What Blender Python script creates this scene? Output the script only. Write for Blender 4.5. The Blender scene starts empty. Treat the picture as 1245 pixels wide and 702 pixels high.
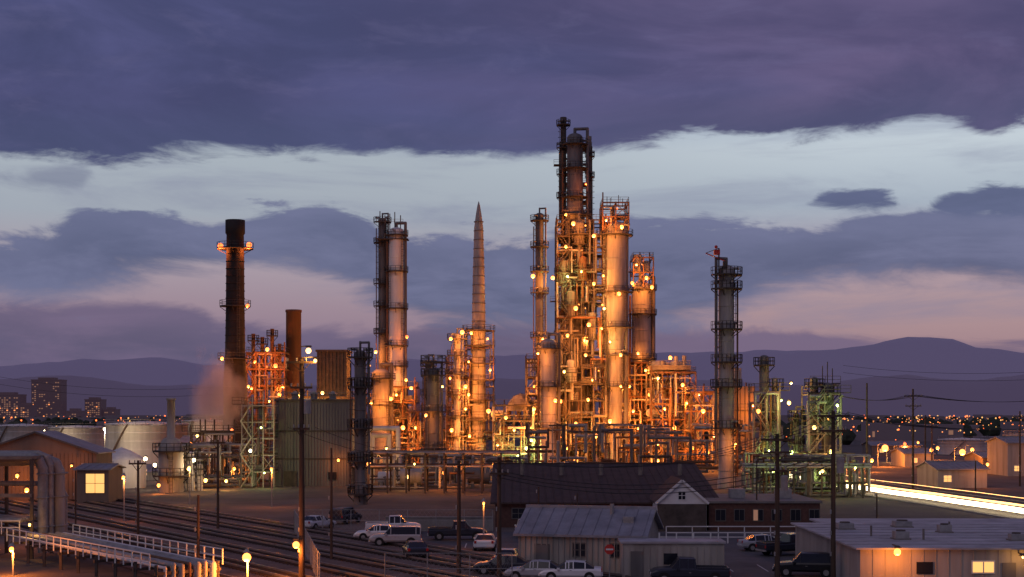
import bpy, math, random
from mathutils import Vector, noise as mnoise
R=random.Random(11)
F=1729.0; H=12.0; HY=505.0; CX=622.5
def WX(px,Y): return (px-CX)*Y/F
def WZ(py,Y): return H+(HY-py)*Y/F
def S(p,Y): return p*Y/F
def lin(c):
    return tuple(((x/255)/12.92 if x/255<=0.04045 else ((x/255+0.055)/1.055)**2.4) for x in c)
scene=bpy.context.scene
scene.view_settings.view_transform='Standard'
scene.view_settings.look='None'
scene.view_settings.exposure=0

# ------------------------------------------------------------ materials
MATS={}
def mat(name,col,rough=.7,metal=0.,var=.35,scale=.6,streak=False,col2=None,bump=0.,emit=None,es=0.):
    m=bpy.data.materials.new(name); m.use_nodes=True
    nt=m.node_tree; N=nt.nodes; L=nt.links
    p=N['Principled BSDF']; p.inputs['Roughness'].default_value=rough; p.inputs['Metallic'].default_value=metal
    p.inputs['Specular IOR Level'].default_value=.35
    if emit:
        p.inputs['Base Color'].default_value=(*col,1)
        p.inputs['Emission Color'].default_value=(*emit,1); p.inputs['Emission Strength'].default_value=es
        m.cycles.emission_sampling='NONE'; MATS[name]=m; return
    tc=N.new('ShaderNodeTexCoord'); mp=N.new('ShaderNodeMapping'); L.new(tc.outputs['Object'],mp.inputs['Vector'])
    mp.inputs['Scale'].default_value=(scale,scale,scale*(.12 if streak else 1))
    nz=N.new('ShaderNodeTexNoise'); nz.inputs['Detail'].default_value=4; nz.inputs['Scale'].default_value=1.5; nz.inputs['Roughness'].default_value=.65
    L.new(mp.outputs[0],nz.inputs['Vector'])
    r=N.new('ShaderNodeValToRGB'); r.color_ramp.elements[0].position=.3; r.color_ramp.elements[1].position=.7
    c2=col2 if col2 else tuple(x*(1-var) for x in col)
    r.color_ramp.elements[0].color=(*c2,1); r.color_ramp.elements[1].color=(*col,1)
    L.new(nz.outputs['Fac'],r.inputs[0]); L.new(r.outputs[0],p.inputs['Base Color'])
    if bump:
        bp=N.new('ShaderNodeBump'); bp.inputs['Strength'].default_value=bump; L.new(nz.outputs['Fac'],bp.inputs['Height']); L.new(bp.outputs[0],p.inputs['Normal'])
    MATS[name]=m
mat('alu',(.40,.375,.36),.6,.1,.55,.5,True)
mat('alu_dark',(.20,.185,.18),.7,.1,.55,.5,True)
mat('white_paint',(.72,.70,.68),.6,0,.3,.5,True)
mat('cream',(.44,.40,.35),.8,0,.45,.4,True)
mat('steel',(.10,.08,.068),.8,0,.5,.8)
mat('steel_lt',(.22,.19,.165),.8,0,.4,.8)
mat('galv',(.36,.35,.34),.6,.2,.4,1.)
mat('grating',(.08,.066,.058),.9,0,.4,1)
mat('rust',(.20,.105,.06),.9,0,.5,.8)
mat('black_stack',(.04,.03,.027),.85,0,.5,.4,True)
mat('brown_stack',(.16,.085,.062),.85,0,.4,.4,True)
mat('concrete',(.30,.28,.26),.85,0,.35,.5,False,bump=.2)
mat('clad_dark',(.20,.185,.175),.8,0,.4,.3,True)
mat('clad_brown',(.23,.17,.13),.8,0,.35,.3,True)
mat('roof_brown',(.075,.05,.045),.9,0,.4,.5)
mat('roof_metal',(.30,.30,.33),.6,.1,.4,.4)
mat('roof_white',(.50,.48,.50),.8,0,.5,.25)
mat('brick',(.12,.06,.048),.95,0,.4,2.)
mat('glass_dark',(.02,.022,.03),.15,0,.2,1)
mat('frame_white',(.7,.7,.68),.6,0,.15,1)
mat('frame_grey',(.12,.11,.10),.7,0,.15,1)
mat('wood_pole',(.10,.065,.045),.9,0,.5,2,True)
mat('wire',(.03,.03,.03),.6,0,.1,1)
mat('rubber',(.02,.02,.02),.9,0,.2,2)
mat('red_paint',(.55,.04,.03),.5,0,.2,1)
mat('ground',(.145,.115,.10),.95,0,.5,.06,False,col2=(.06,.05,.046),bump=.3)
mat('ballast',(.19,.13,.105),.95,0,.5,.35,False,col2=(.07,.052,.046),bump=.5)
mat('sleeper',(.05,.035,.028),.9,0,.4,1)
mat('railsteel',(.40,.37,.36),.35,.8,.3,1)
mat('asphalt',(.11,.104,.106),.85,0,.4,.15,False,col2=(.05,.048,.05),bump=.15)
mat('paintline',(.6,.6,.56),.8,0,.4,1.5)
mat('kerb',(.35,.34,.32),.85,0,.3,1)
mat('foliage',(.05,.06,.035),.9,0,.5,1)
mat('bulb_o',(.8,.5,.3),.5,0,0,1,emit=(1,.29,.05),es=4.2)
mat('bulb_r',(.8,.4,.2),.5,0,0,1,emit=(1,.15,.03),es=3.6)
mat('bulb_y',(.8,.7,.4),.5,0,0,1,emit=(1,.50,.13),es=5)
mat('bulb_w',(.8,.8,.7),.5,0,0,1,emit=(1,.76,.45),es=8)
mat('bulb_g',(.8,.8,.5),.5,0,0,1,emit=(.75,1,.25),es=5)
mat('city_o',(.8,.5,.3),.5,0,0,1,emit=(1,.30,.07),es=1.5)
mat('win_lit',(.8,.6,.3),.5,0,0,1,emit=(1,.50,.13),es=1.2)
mat('win_dim',(.3,.2,.2),.5,0,0,1,emit=(1,.48,.24),es=.2)
mat('trail_w',(.8,.8,.7),.5,0,0,1,emit=(1,.78,.45),es=7)
mat('trail_o',(.8,.6,.4),.5,0,0,1,emit=(1,.50,.16),es=3.0)
for nm,c in (('paint_white',(.72,.72,.72)),('paint_silver',(.40,.41,.43)),('paint_dark',(.03,.035,.05)),('paint_black',(.02,.02,.024)),('paint_red',(.2,.03,.03)),('paint_tan',(.35,.30,.22))):
    mat(nm,c,.3,.1,.1,.8)
mat('head_lens',(.6,.6,.6),.2,0,.1,1)
mat('tail_lens',(.4,.02,.02),.3,0,.1,1)
mat('skyscraper',(.09,.06,.06),.6,0,.2,.01,emit=lin((52,38,48)),es=.6)  # dusk glow put into the tower wall colour as emission
mat('far_block_glow',(.12,.10,.10),.8,0,.4,.01,emit=lin((66,54,70)),es=.3)  # town walls also carry a painted glow by emission

# ------------------------------------------------------------ mesh builder
class B:
    def __init__(s): s.v=[];s.f=[];s.m=[];s.s=[];s.mats=[];s.lights=[]
    def add(s,vs,fs,m,sm=False):
        o=len(s.v); s.v.extend(vs)
        if m not in s.mats: s.mats.append(m)
        k=s.mats.index(m)
        for f in fs: s.f.append([i+o for i in f]); s.m.append(k); s.s.append(sm)
    def box(s,x0,x1,y0,y1,z0,z1,m):
        vs=[(x,y,z) for z in (z0,z1) for y in (y0,y1) for x in (x0,x1)]
        s.add(vs,[(0,2,3,1),(4,5,7,6),(0,1,5,4),(2,6,7,3),(0,4,6,2),(1,3,7,5)],m)
    def beam(s,a,b,w,m,h=None):
        a=Vector(a);b=Vector(b);d=b-a
        if d.length<1e-4: return
        d.normalize(); up=Vector((0,0,1)) if abs(d.z)<.9 else Vector((0,1,0))
        r=d.cross(up).normalized(); u=r.cross(d); h=h or w
        vs=[]
        for p in (a,b):
            for sx,sz in ((-1,-1),(1,-1),(1,1),(-1,1)): vs.append(tuple(p+r*sx*w/2+u*sz*h/2))
        s.add(vs,[(0,1,2,3),(7,6,5,4),(0,4,5,1),(1,5,6,2),(2,6,7,3),(3,7,4,0)],m)
    def cyl(s,a,b,r0,m,r1=None,n=12,cap=True):
        a=Vector(a);b=Vector(b);d=(b-a)
        if d.length<1e-4: return
        d.normalize(); up=Vector((0,0,1)) if abs(d.z)<.9 else Vector((0,1,0))
        r=d.cross(up).normalized(); u=r.cross(d); r1=r0 if r1 is None else r1
        vs=[]
        for p,rr in ((a,r0),(b,r1)):
            for i in range(n):
                t=2*math.pi*i/n; vs.append(tuple(p+r*math.cos(t)*rr+u*math.sin(t)*rr))
        s.add(vs,[(i,i+n,(i+1)%n+n,(i+1)%n) for i in range(n)],m,True)
        if cap: s.add(vs,[list(range(n)),list(range(2*n-1,n-1,-1))],m)
    def lathe(s,x,y,prof,m,n=24):
        vs=[];fs=[]
        for r,z in prof:
            for i in range(n):
                t=2*math.pi*i/n; vs.append((x+r*math.cos(t),y+r*math.sin(t),z))
        for k in range(len(prof)-1):
            for i in range(n):
                j=(i+1)%n; fs.append((k*n+i,k*n+j,(k+1)*n+j,(k+1)*n+i))
        s.add(vs,fs,m,True)
    def ball(s,c,r,m,n=8):
        s.lathe(c[0],c[1],[(max(.001,r*math.sin(math.pi*k/6)),c[2]-r*math.cos(math.pi*k/6)) for k in range(7)],m,n)
    def dome(s,x,y,z,r,h,m,n=24):
        s.lathe(x,y,[(max(.001,r*math.cos(math.pi/2*k/6)),z+h*math.sin(math.pi/2*k/6)) for k in range(7)],m,n)
    def pipe(s,pts,r,m,n=8):
        for i in range(len(pts)-1): s.cyl(pts[i],pts[i+1],r,m,n=n,cap=(i in (0,len(pts)-2)))
        for p in pts[1:-1]: s.ball(p,r*1.04,m,n)
    def rail(s,pts,m='steel_lt',h=1.1,w=.07,sp=1.8):
        for i in range(len(pts)-1):
            a=Vector(pts[i]);b=Vector(pts[i+1])
            for hh in (h*.5,h): s.beam(a+Vector((0,0,hh)),b+Vector((0,0,hh)),w,m)
            k=max(1,int((b-a).length/sp))
            for j in range(k+1):
                q=a.lerp(b,j/k); s.beam(q,q+Vector((0,0,h)),w,m)
    def ringplat(s,x,y,z,ri,ro,m='grating',a0=0.,a1=2*math.pi,n=16,rm='steel'):
        st=[a0+(a1-a0)*i/n for i in range(n+1)]
        vs=[]
        for t in st:
            c,q=math.cos(t),math.sin(t)
            vs+= [(x+ri*c,y+ri*q,z),(x+ro*c,y+ro*q,z),(x+ro*c,y+ro*q,z-.22),(x+ri*c,y+ri*q,z-.22)]
        fs=[]
        for i in range(n):
            o=i*4;p=o+4
            fs+=[(o,o+1,p+1,p),(o+1,o+2,p+2,p+1),(o+2,o+3,p+3,p+2)]
        s.add(vs,fs,m)
        pts=[(x+ro*math.cos(t),y+ro*math.sin(t),z) for t in st]
        s.rail(pts,rm,1.15,.08,99)
        for t in st[::4]:
            s.beam((x+ri*math.cos(t),y+ri*math.sin(t),z-1.2),(x+ro*math.cos(t),y+ro*math.sin(t),z-.2),.12,m)
    def ladder(s,x,y,z0,z1,m='steel',out=(0,-1)):
        ox,oy=out; tx,ty=-oy,ox
        for q in (-.28,.28): s.beam((x+tx*q,y+ty*q,z0),(x+tx*q,y+ty*q,z1),.08,m)
        z=z0
        while z<z1:
            s.beam((x-tx*.28,y-ty*.28,z),(x+tx*.28,y+ty*.28,z),.05,m); z+=.6
        z=z0+2.4
        while z<z1:
            P=[(x+tx*.38*math.cos(a)+ox*.75*math.sin(a),y+ty*.38*math.cos(a)+oy*.75*math.sin(a),z) for a in (0,.8,1.57,2.34,3.14)]
            for i in range(4): s.beam(P[i],P[i+1],.06,m)
            z+=1.4
    def light(s,x,y,z,col='o',pw=1500,r=None,fix=True,k=.92):
        if r is None: r=max(.1,y*.00115)*R.uniform(.6,1.4)
        s.ball((x,y,z),r*.93,'bulb_'+col,8)
        s.lights.append((x,y-.5*r,z-1.8*r,col,pw*k,r*.6))
        if fix:
            s.beam((x,y+1.2,z+r+.12),(x,y,z+r+.12),.08,'steel'); s.cyl((x,y,z+r+.18),(x,y,z+r+.02),.10,'steel',r1=.3,n=8)
LCOL={'o':(1,.265,.038),'y':(1,.46,.10),'w':(1,.72,.42),'g':(.72,1,.26),'r':(1,.20,.035)}
def build(name,b,loc=None,rotz=0.,parent=None):
    if loc is None:
        xs=[v[0] for v in b.v];ys=[v[1] for v in b.v];zs=[v[2] for v in b.v]
        o=((min(xs)+max(xs))/2,(min(ys)+max(ys))/2,min(zs)); vv=[(v[0]-o[0],v[1]-o[1],v[2]-o[2]) for v in b.v]; loc=o
    else: o=(0,0,0); vv=b.v
    me=bpy.data.meshes.new(name); me.from_pydata(vv,[],b.f)
    for m in b.mats: me.materials.append(MATS[m])
    me.polygons.foreach_set('material_index',b.m); me.polygons.foreach_set('use_smooth',b.s); me.update()
    ob=bpy.data.objects.new(name,me); scene.collection.objects.link(ob); ob.location=loc; ob.rotation_euler=(0,0,rotz)
    if parent: ob.parent=parent
    for (x,y,z,c,pw,r) in b.lights:
        l=bpy.data.lights.new('lamp_bulb','POINT'); l.energy=pw; l.color=LCOL[c]; l.shadow_soft_size=r
        lo=bpy.data.objects.new('lamp_bulb',l); scene.collection.objects.link(lo); lo.parent=ob; lo.location=(x-o[0],y-o[1],z-o[2])
    return ob

# ------------------------------------------------------------ generic plant pieces
def clutter(b,x0,x1,y0,y1,z0,z1,n,rmin=.10,rmax=.30,mats=('alu','steel_lt','rust','steel','alu_dark','galv')):
    for _ in range(n):
        p=[R.uniform(x0,x1),R.uniform(y0,y1),R.uniform(z0,z1)]; pts=[tuple(p)]; last=-1
        for k in range(R.randint(2,4)):
            ax=R.choice([a for a in (0,2,2,1) if a!=last]); last=ax
            d=R.uniform(1.5,9 if ax!=1 else 3)*R.choice((-1,1)); lo,hi=((x0,x1),(y0,y1),(z0,z1))[ax]
            q=min(hi,max(lo,p[ax]+d))
            if abs(q-p[ax])<.5: continue
            p[ax]=q; pts.append(tuple(p))
        if len(pts)>1: b.pipe(pts,R.uniform(rmin,rmax),R.choice(mats),n=7)
def frame(b,x0,x1,y0,y1,z1,nx=3,ny=2,lh=4.,m='steel',eq=.5,z0=0.,pipes=1.,stairs=True,bulbs=.25,floor=.6,mw=1.):
    xs=[x0+(x1-x0)*i/nx for i in range(nx+1)]; ys=[y0+(y1-y0)*i/ny for i in range(ny+1)]
    nl=max(1,round((z1-z0)/lh)); zs=[z0+(z1-z0)*k/nl for k in range(nl+1)]
    for x in xs:
        for y in ys: b.beam((x,y,z0),(x,y,z1+R.choice((0,0,1.2,2.2))),.30*mw,m)
    for k in range(1,nl+1):
        z=zs[k]
        for y in ys: b.beam((x0,y,z-.2),(x1,y,z-.2),.2*mw,m,.32*mw)
        for x in xs: b.beam((x,y0,z-.25),(x,y1,z-.25),.2*mw,m,.30*mw)
        for i in range(nx):
            for j in range(ny):
                if R.random()<floor: b.box(xs[i],xs[i+1],ys[j],ys[j+1],z+.02,z+.12,'grating')
        b.rail([(x0,y1,z),(x0,y0,z),(x1,y0,z),(x1,y1,z)],R.choice(('steel_lt','steel','steel')),1.1,.07,2.)
        if R.random()<.4:
            q=R.choice((-1,1)); xa=x0-1.6 if q<0 else x1; b.box(xa,xa+1.6,y0,y0+3,z,z+.1,'grating'); b.rail([(xa,y0,z+.1),(xa+1.6,y0,z+.1)],'steel',1.1,.07,1.6)
        zb=zs[k-1]; hh=z-zb
        for i in range(nx):
            if R.random()<.45: 
                b.beam((xs[i],y0,zb),(xs[i+1],y0,z-.4),.14*mw,m)
                if R.random()<.5: b.beam((xs[i+1],y0,zb),(xs[i],y0,z-.4),.14*mw,m)
        for i in range(nx):
            for j in range(ny):
                cx=(xs[i]+xs[i+1])/2; cy=(ys[j]+ys[j+1])/2; w=(xs[i+1]-xs[i]); d=ys[j+1]-ys[j]
                if R.random()<eq:
                    t=R.random(); mm=R.choice(('alu','alu_dark','steel_lt','rust','alu_dark','cream'))
                    if t<.35:
                        r=min(hh*.26,R.uniform(.4,1.1)); b.cyl((cx-w*.42,cy,zb+r+.5),(cx+w*.42,cy,zb+r+.5),r,mm,n=14)
                        b.ball((cx-w*.42,cy,zb+r+.5),r*.98,mm,10); b.box(cx-w*.25,cx-w*.18,cy-r*.6,cy+r*.6,zb+.1,zb+.6,'concrete'); b.box(cx+w*.18,cx+w*.25,cy-r*.6,cy+r*.6,zb+.1,zb+.6,'concrete')
                    elif t<.6:
                        r=min(w,d)*R.uniform(.14,.28); b.cyl((cx,cy,zb+.3),(cx,cy,zb+hh*.8),r,mm,n=16); b.dome(cx,cy,zb+hh*.8,r,r*.5,mm,16)
                    elif t<.72:
                        b.box(cx-w*.3,cx+w*.25,cy-d*.25,cy+d*.25,zb+.15,zb+hh*R.uniform(.25,.55),mm)
                    else:
                        for q in range(5): b.cyl((cx-w*.4+q*w*.2,cy,zb),(cx-w*.4+q*w*.2,cy,z),R.uniform(.08,.22),mm,n=7)
                if R.random()<bulbs*.6:
                    b.ball((cx+R.uniform(-.4,.4)*w,ys[j]-.35,z-R.uniform(.6,1.2)),R.uniform(.13,.24),R.choice(('bulb_o','bulb_r','bulb_o')),6)
        if stairs:
            xa,xb=(xs[0],xs[1]) if k%2 else (xs[1],xs[0])
            b.beam((xa,y0-.9,zb),(xb,y0-.9,z),.8,m,.14)
            b.beam((xa,y0-1.35,zb+1.1),(xb,y0-1.35,z+1.1),.08,'steel_lt')
    if pipes:
        clutter(b,x0,x1,y0-1.0,y0+1.5,z0+.5,z1-.5,int(pipes*(x1-x0)*(z1-z0)/11))
        clutter(b,x0,x1,y0,y1,z0+.5,z1-.5,int(pipes*(x1-x0)*(z1-z0)/18))
def column(name,px,Y,wpx,top,plats=(),m='alu',kind='dome',secs=None,lights=(),over=True,pw=1.35,lad=True,rings=True,z0=0,side=1):
    b=B(); x=WX(px,Y); zt=WZ(top,Y); r=S(wpx,Y)/2
    if secs:
        prof=[(S(secs[0][1],Y)/2,z0)]
        for py,w in secs: prof.append((S(w,Y)/2,WZ(py,Y)))
        b.lathe(x,Y,prof,m,28); rt=prof[-1][0]; zt=prof[-1][1]
        def rad(z):
            for k in range(len(prof)-1):
                if prof[k][1]<=z<=prof[k+1][1] and prof[k+1][1]>prof[k][1]:
                    t=(z-prof[k][1])/(prof[k+1][1]-prof[k][1]); return prof[k][0]*(1-t)+prof[k+1][0]*t
            return rt
    else:
        b.lathe(x,Y,[(r*1.12,z0),(r*1.12,z0+1.5),(r,z0+1.9),(r,zt)],m,28); rt=r; rad=lambda z:r
    if kind=='dome': b.dome(x,Y,zt,rt,rt*.6,m); b.cyl((x,Y,zt),(x,Y,zt+rt*.6+1.2),rt*.18,m,n=8)
    elif kind=='open':
        b.lathe(x,Y,[(rt*1.12,zt-1.0),(rt*1.12,zt),(rt*.85,zt),(rt*.85,zt-3),(.01,zt-3)],m)
    if rings:
        z=z0+3
        while z<zt-1:
            rr=rad(z); b.lathe(x,Y,[(rr,z-.09),(rr+.06,z-.07),(rr+.06,z+.07),(rr,z+.09)],m,28); z+=R.uniform(2.4,4.0)
    zl=[WZ(p,Y) for p in plats]
    for i,z in enumerate(sorted(zl)):
        rr=rad(z); a=R.uniform(0,6.28)
        if R.random()<.6: b.ringplat(x,Y,z,rr*.98,rr+pw)
        else: b.ringplat(x,Y,z,rr*.98,rr+pw,a0=-math.pi*.95,a1=math.pi*.35)
        for q in range(3):
            t=a+q*2.1; b.cyl((x+rr*.8*math.cos(t),Y+rr*.8*math.sin(t),z+1),(x+(rr+.8)*math.cos(t),Y+(rr+.8)*math.sin(t),z+1),.22,'galv',n=8)
    if lad:
        zz=[z0]+sorted(zl)
        for i in range(len(zz)-1):
            t=-math.pi/2+(-.8 if i%2 else .8); rr=rad((zz[i]+zz[i+1])/2)+.35
            b.ladder(x+rr*math.cos(t),Y+rr*math.sin(t),zz[i],zz[i+1]+1,out=(math.cos(t),math.sin(t)))
    if over:
        rr=rad(zt*.5)+.45; rp=max(.16,rt*.2)
        b.pipe([(x,Y,zt+rt*.4),(x,Y,zt+rt*.6+1.0),(x+side*rr,Y-.5,zt+rt*.6+1.0),(x+side*rr,Y-.5,z0+4)],rp,'alu_dark')
        b.pipe([(x-side*rr,Y-.6,WZ((plats[0]+8) if plats else top+20,Y)),(x-side*rr,Y-.6,z0+2)],rp*.6,'rust')
        for k in range(int((zt-z0)/6)):
            z=z0+5+k*6; b.beam((x,Y,z),(x+side*rr,Y-.5,z),.12,'steel')
    for l in lights:
        lx,ly,c,p=l[:4]; 
        b.light(WX(lx,Y-4),Y-(r+3.0),WZ(ly,Y-4),c,p)
    return build(name,b)

# ============================================================ GROUND & TERRAIN
b=B(); vs=[];fs=[]
gx=[-16000,-4000,-1200,-400,-150,0,150,400,1200,4000,16000]; gy=[-3000,-400,0,60,120,200,320,600,1500,5000,16000]
for y in gy:
    for x in gx: vs.append((x,y,0))
for j in range(len(gy)-1):
    for i in range(len(gx)-1):
        a=j*len(gx)+i; fs.append((a,a+1,a+1+len(gx),a+len(gx)))
b.add(vs,fs,'ground'); build('ground',b,(0,0,0))

def interp(tab,x):
    if x<=tab[0][0]: return tab[0][1]
    for i in range(len(tab)-1):
        if x<=tab[i+1][0]:
            t=(x-tab[i][0])/(tab[i+1][0]-tab[i][0]); t=t*t*(3-2*t)
            return tab[i][1]*(1-t)+tab[i+1][1]*t
    return tab[-1][1]
mat('mountain_far_haze',(.10,.09,.10),.95,0,.3,.0004,emit=lin((82,74,104)),es=.75)  # distance haze put into the ridge colour as emission
mat('mountain_near_haze',(.08,.07,.08),.95,0,.3,.0006,emit=lin((72,62,86)),es=.72)  # foothill haze painted in with emission as well
def mountains(name,tab,Rr,depth,m,na,seed):
    b=B();vs=[];fs=[];rows=9;n=300
    for k in range(rows):
        t=k/(rows-1)
        for i in range(n+1):
            az=-1.1+2.2*i/n; r=Rr-depth/2+depth*t
            px=CX+F*math.tan(max(-.55,min(.55,az)))
            slope=(HY-interp(tab,px))/F*math.cos(max(-.55,min(.55,az)))
            pk=slope*Rr+H
            prof=math.sin(math.pi*t)**.8 if t not in (0,1) else 0
            nz=mnoise.fractal(Vector((az*na,t*3,seed)),1,2.1,6)*.09+mnoise.fractal(Vector((az*na*4,t*7,seed+5)),1,2.1,4)*.04
            h=pk*prof*(1+nz) if prof>0 else -20
            vs.append((r*math.sin(az),r*math.cos(az),h))
    for k in range(rows-1):
        for i in range(n):
            a=k*(n+1)+i; fs.append((a,a+1,a+n+2,a+n+1))
    b.add(vs,fs,m,True); build(name,b,(0,0,0))
mountains('mountain_range',[(-400,440),(0,443),(60,439),(130,438),(200,435),(270,444),(340,441),(420,436),(520,439),(620,431),(740,434),(860,433),(950,431),(1000,428),(1050,420),(1110,412),(1150,415),(1200,424),(1245,431),(1400,438),(1600,430)],14500,4500,'mountain_far_haze',9,1)
mountains('foothills',[(-400,470),(0,462),(90,458),(180,466),(300,470),(600,463),(850,462),(980,466),(1100,458),(1180,463),(1245,456),(1500,466)],9500,2500,'mountain_near_haze',14,9)

b=B()
for i in range(900):
    Y=R.uniform(560,2600); px=R.uniform(-80,1330); x=WX(px,Y); h=R.uniform(5,11); w=h*R.uniform(.7,1.3)
    n=7
    prof=[(w*.2,0),(w*.5,h*.3),(w*.55*R.uniform(.7,1.1),h*.6),(w*.3,h*.9),(.05,h)]
    vs=[];fs=[]
    for r,z in prof:
        for k in range(n):
            t=6.283*k/n; q=r*R.uniform(.7,1.25); vs.append((x+q*math.cos(t),Y+q*math.sin(t),z+R.uniform(-.3,.3)))
    for a in range(4):
        for k in range(n): fs.append((a*n+k,a*n+(k+1)%n,(a+1)*n+(k+1)%n,(a+1)*n+k))
    b.add(vs,fs,'foliage')
build('distant_trees',b,(0,0,0))
b=B()
for i in range(330):
    Y=R.uniform(520,3200); px=R.uniform(-80,1330); x=WX(px,Y); w=R.uniform(10,42)*(Y/1500+.4); h=R.uniform(3.5,9)*(1 if Y<1500 else 1.5)
    b.box(x-w/2,x+w/2,Y,Y+15,0,h,'far_block_glow')
    for k in range(3):
        if R.random()<.35:
            q=x+R.uniform(-.45,.3)*w; b.box(q,q+w*.07,Y-.3,Y-.1,h*.4,h*.65,'win_dim')
build('distant_town',b,(0,0,0))
b=B()
for i in range(620):
    Y=R.uniform(450,4200) if i%3 else R.uniform(380,900); 
    px=R.choice((R.uniform(1020,1300),R.uniform(1020,1300),R.uniform(-60,260),R.uniform(0,1245)))
    x=WX(px,Y); b.ball((x,Y,R.uniform(4,11)),Y*R.uniform(.00018,.0006),R.choice(('city_o','city_o','city_o','bulb_r','win_lit')),5)
build('distant_town_lights',b,(0,0,0))
def sky(name,pa,pb,top,Y,m='skyscraper',lit=.25,fl=4.2):
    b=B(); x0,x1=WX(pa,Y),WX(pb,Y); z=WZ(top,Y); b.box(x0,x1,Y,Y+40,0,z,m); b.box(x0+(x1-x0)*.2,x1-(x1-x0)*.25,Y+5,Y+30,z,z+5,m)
    b.box(x0-.8,x1+.8,Y-.8,Y+41,z-1.5,z+.8,m)
    k=4
    while k<z-5:
        n=int((x1-x0)/5)
        for i in range(n):
            if R.random()<lit: 
                q=x0+2+(x1-x0-4)*i/n; b.box(q,q+3,Y-.6,Y-.2,k,k+2.2,'city_o' if R.random()<.08 else 'win_dim')
        k+=fl
    build(name,b)
sky('skyscraper',38,74,462,3000,lit=.28); sky('office_building',-8,24,480,2900,lit=.6); sky('office_building',103,123,486,3100,lit=.65)
sky('office_building',24,37,493,2800,lit=.5); sky('office_building',80,98,500,2700,lit=.4); sky('office_building',126,140,498,3100,lit=.3)

# ============================================================ WORLD SKY
w=bpy.data.worlds.new('World'); scene.world=w; w.use_nodes=True
w.cycles.sampling_method='MANUAL'; w.cycles.sample_map_resolution=256
nt=w.node_tree; N=nt.nodes; L=nt.links; N.clear()
def M(op,a,b_=None,c=None,clamp=False):
    n=N.new('ShaderNodeMath'); n.operation=op; n.use_clamp=clamp
    for i,v in enumerate((a,b_,c)):
        if v is None: continue
        if isinstance(v,(int,float)): n.inputs[i].default_value=v
        else: L.new(v,n.inputs[i])
    return n.outputs[0]
tc=N.new('ShaderNodeTexCoord'); sp=N.new('ShaderNodeSeparateXYZ'); L.new(tc.outputs['Generated'],sp.inputs[0])
X,Yd,Z=sp.outputs
hor=M('SQRT',M('ADD',M('MULTIPLY',X,X),M('MULTIPLY',Yd,Yd)))
v=M('DIVIDE',Z,M('MAXIMUM',hor,.001)); az=M('ARCTAN2',X,Yd)
U=M('ADD',M('MULTIPLY',az,1.25),.5,clamp=True)
V=M('MULTIPLY',v,1/.3)
def uu(px): return max(0,min(1,math.atan((px-CX)/F)*1.25+.5))
def vv_(px,py): return (HY-py)/math.sqrt(F*F+(px-CX)**2)/.3
def curve(tab):
    n=N.new('ShaderNodeFloatCurve'); c=n.mapping.curves[0]; pts=[(uu(a),vv_(a,p)) for a,p in tab]
    c.points[0].location=(0,pts[0][1]); c.points[1].location=(1,pts[-1][1])
    for a,p in pts: c.points.new(a,p)
    n.mapping.update(); L.new(U,n.inputs['Value']); return n.outputs[0]
def nzv(su,sv,off,det=6,rough=.58,dist=0.):
    cb=N.new('ShaderNodeCombineXYZ'); L.new(M('MULTIPLY',az,su),cb.inputs[0]); L.new(M('MULTIPLY',v,sv),cb.inputs[1]); cb.inputs[2].default_value=off
    n=N.new('ShaderNodeTexNoise'); n.inputs['Scale'].default_value=1; n.inputs['Detail'].default_value=det; n.inputs['Roughness'].default_value=rough; n.inputs['Distortion'].default_value=dist
    L.new(cb.outputs[0],n.inputs['Vector']); return n.outputs['Fac']
def sst(x,a,b_):
    n=N.new('ShaderNodeMapRange'); n.interpolation_type='SMOOTHSTEP'; n.inputs['From Min'].default_value=a; n.inputs['From Max'].default_value=b_; L.new(x,n.inputs['Value']); return n.outputs[0]
def mix(f,a,b_):
    n=N.new('ShaderNodeMix'); n.data_type='RGBA'
    if isinstance(f,(int,float)): n.inputs[0].default_value=f
    else: L.new(f,n.inputs[0])
    for s,c in ((n.inputs[6],a),(n.inputs[7],b_)):
        if isinstance(c,tuple): s.default_value=(*c,1)
        else: L.new(c,s)
    return n.outputs[2]
def ramp(x,st):
    n=N.new('ShaderNodeValToRGB'); e=n.color_ramp.elements
    e[0].position=st[0][0]; e[0].color=(*lin(st[0][1]),1); e[1].position=st[-1][0]; e[1].color=(*lin(st[-1][1]),1)
    for p,c in st[1:-1]:
        q=e.new(p); q.color=(*lin(c),1)
    L.new(x,n.inputs[0]); return n.outputs[0]
cle=nzv(6,34,3.3,7,.6,.4)
clearL=ramp(V,[(0,(124,102,126)),(.12,(134,112,134)),(.25,(156,136,150)),(.34,(166,152,164)),(.46,(160,168,180)),(.60,(168,178,188)),(.72,(140,154,182)),(1,(110,120,160))])
clearR=ramp(V,[(0,(126,102,122)),(.12,(154,126,136)),(.25,(174,146,150)),(.36,(168,152,166)),(.48,(166,178,192)),(.62,(194,205,214)),(.72,(176,190,206)),(1,(120,130,165))])
col=mix(sst(U,.35,.9),clearL,clearR)
col=mix(M('MULTIPLY',sst(cle,.45,.75),.45),col,lin((118,122,154)))
n1=nzv(16,50,0.,8,.62,.5); n2=nzv(8,32,7.,8,.60,.7); n3=nzv(4.5,13,15.,6,.58,.6)
n5=nzv(2.5,12,31.,4,.5,.4)
nc=M('ADD',M('MULTIPLY',n2,.62),M('MULTIPLY',n1,.38))
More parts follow.
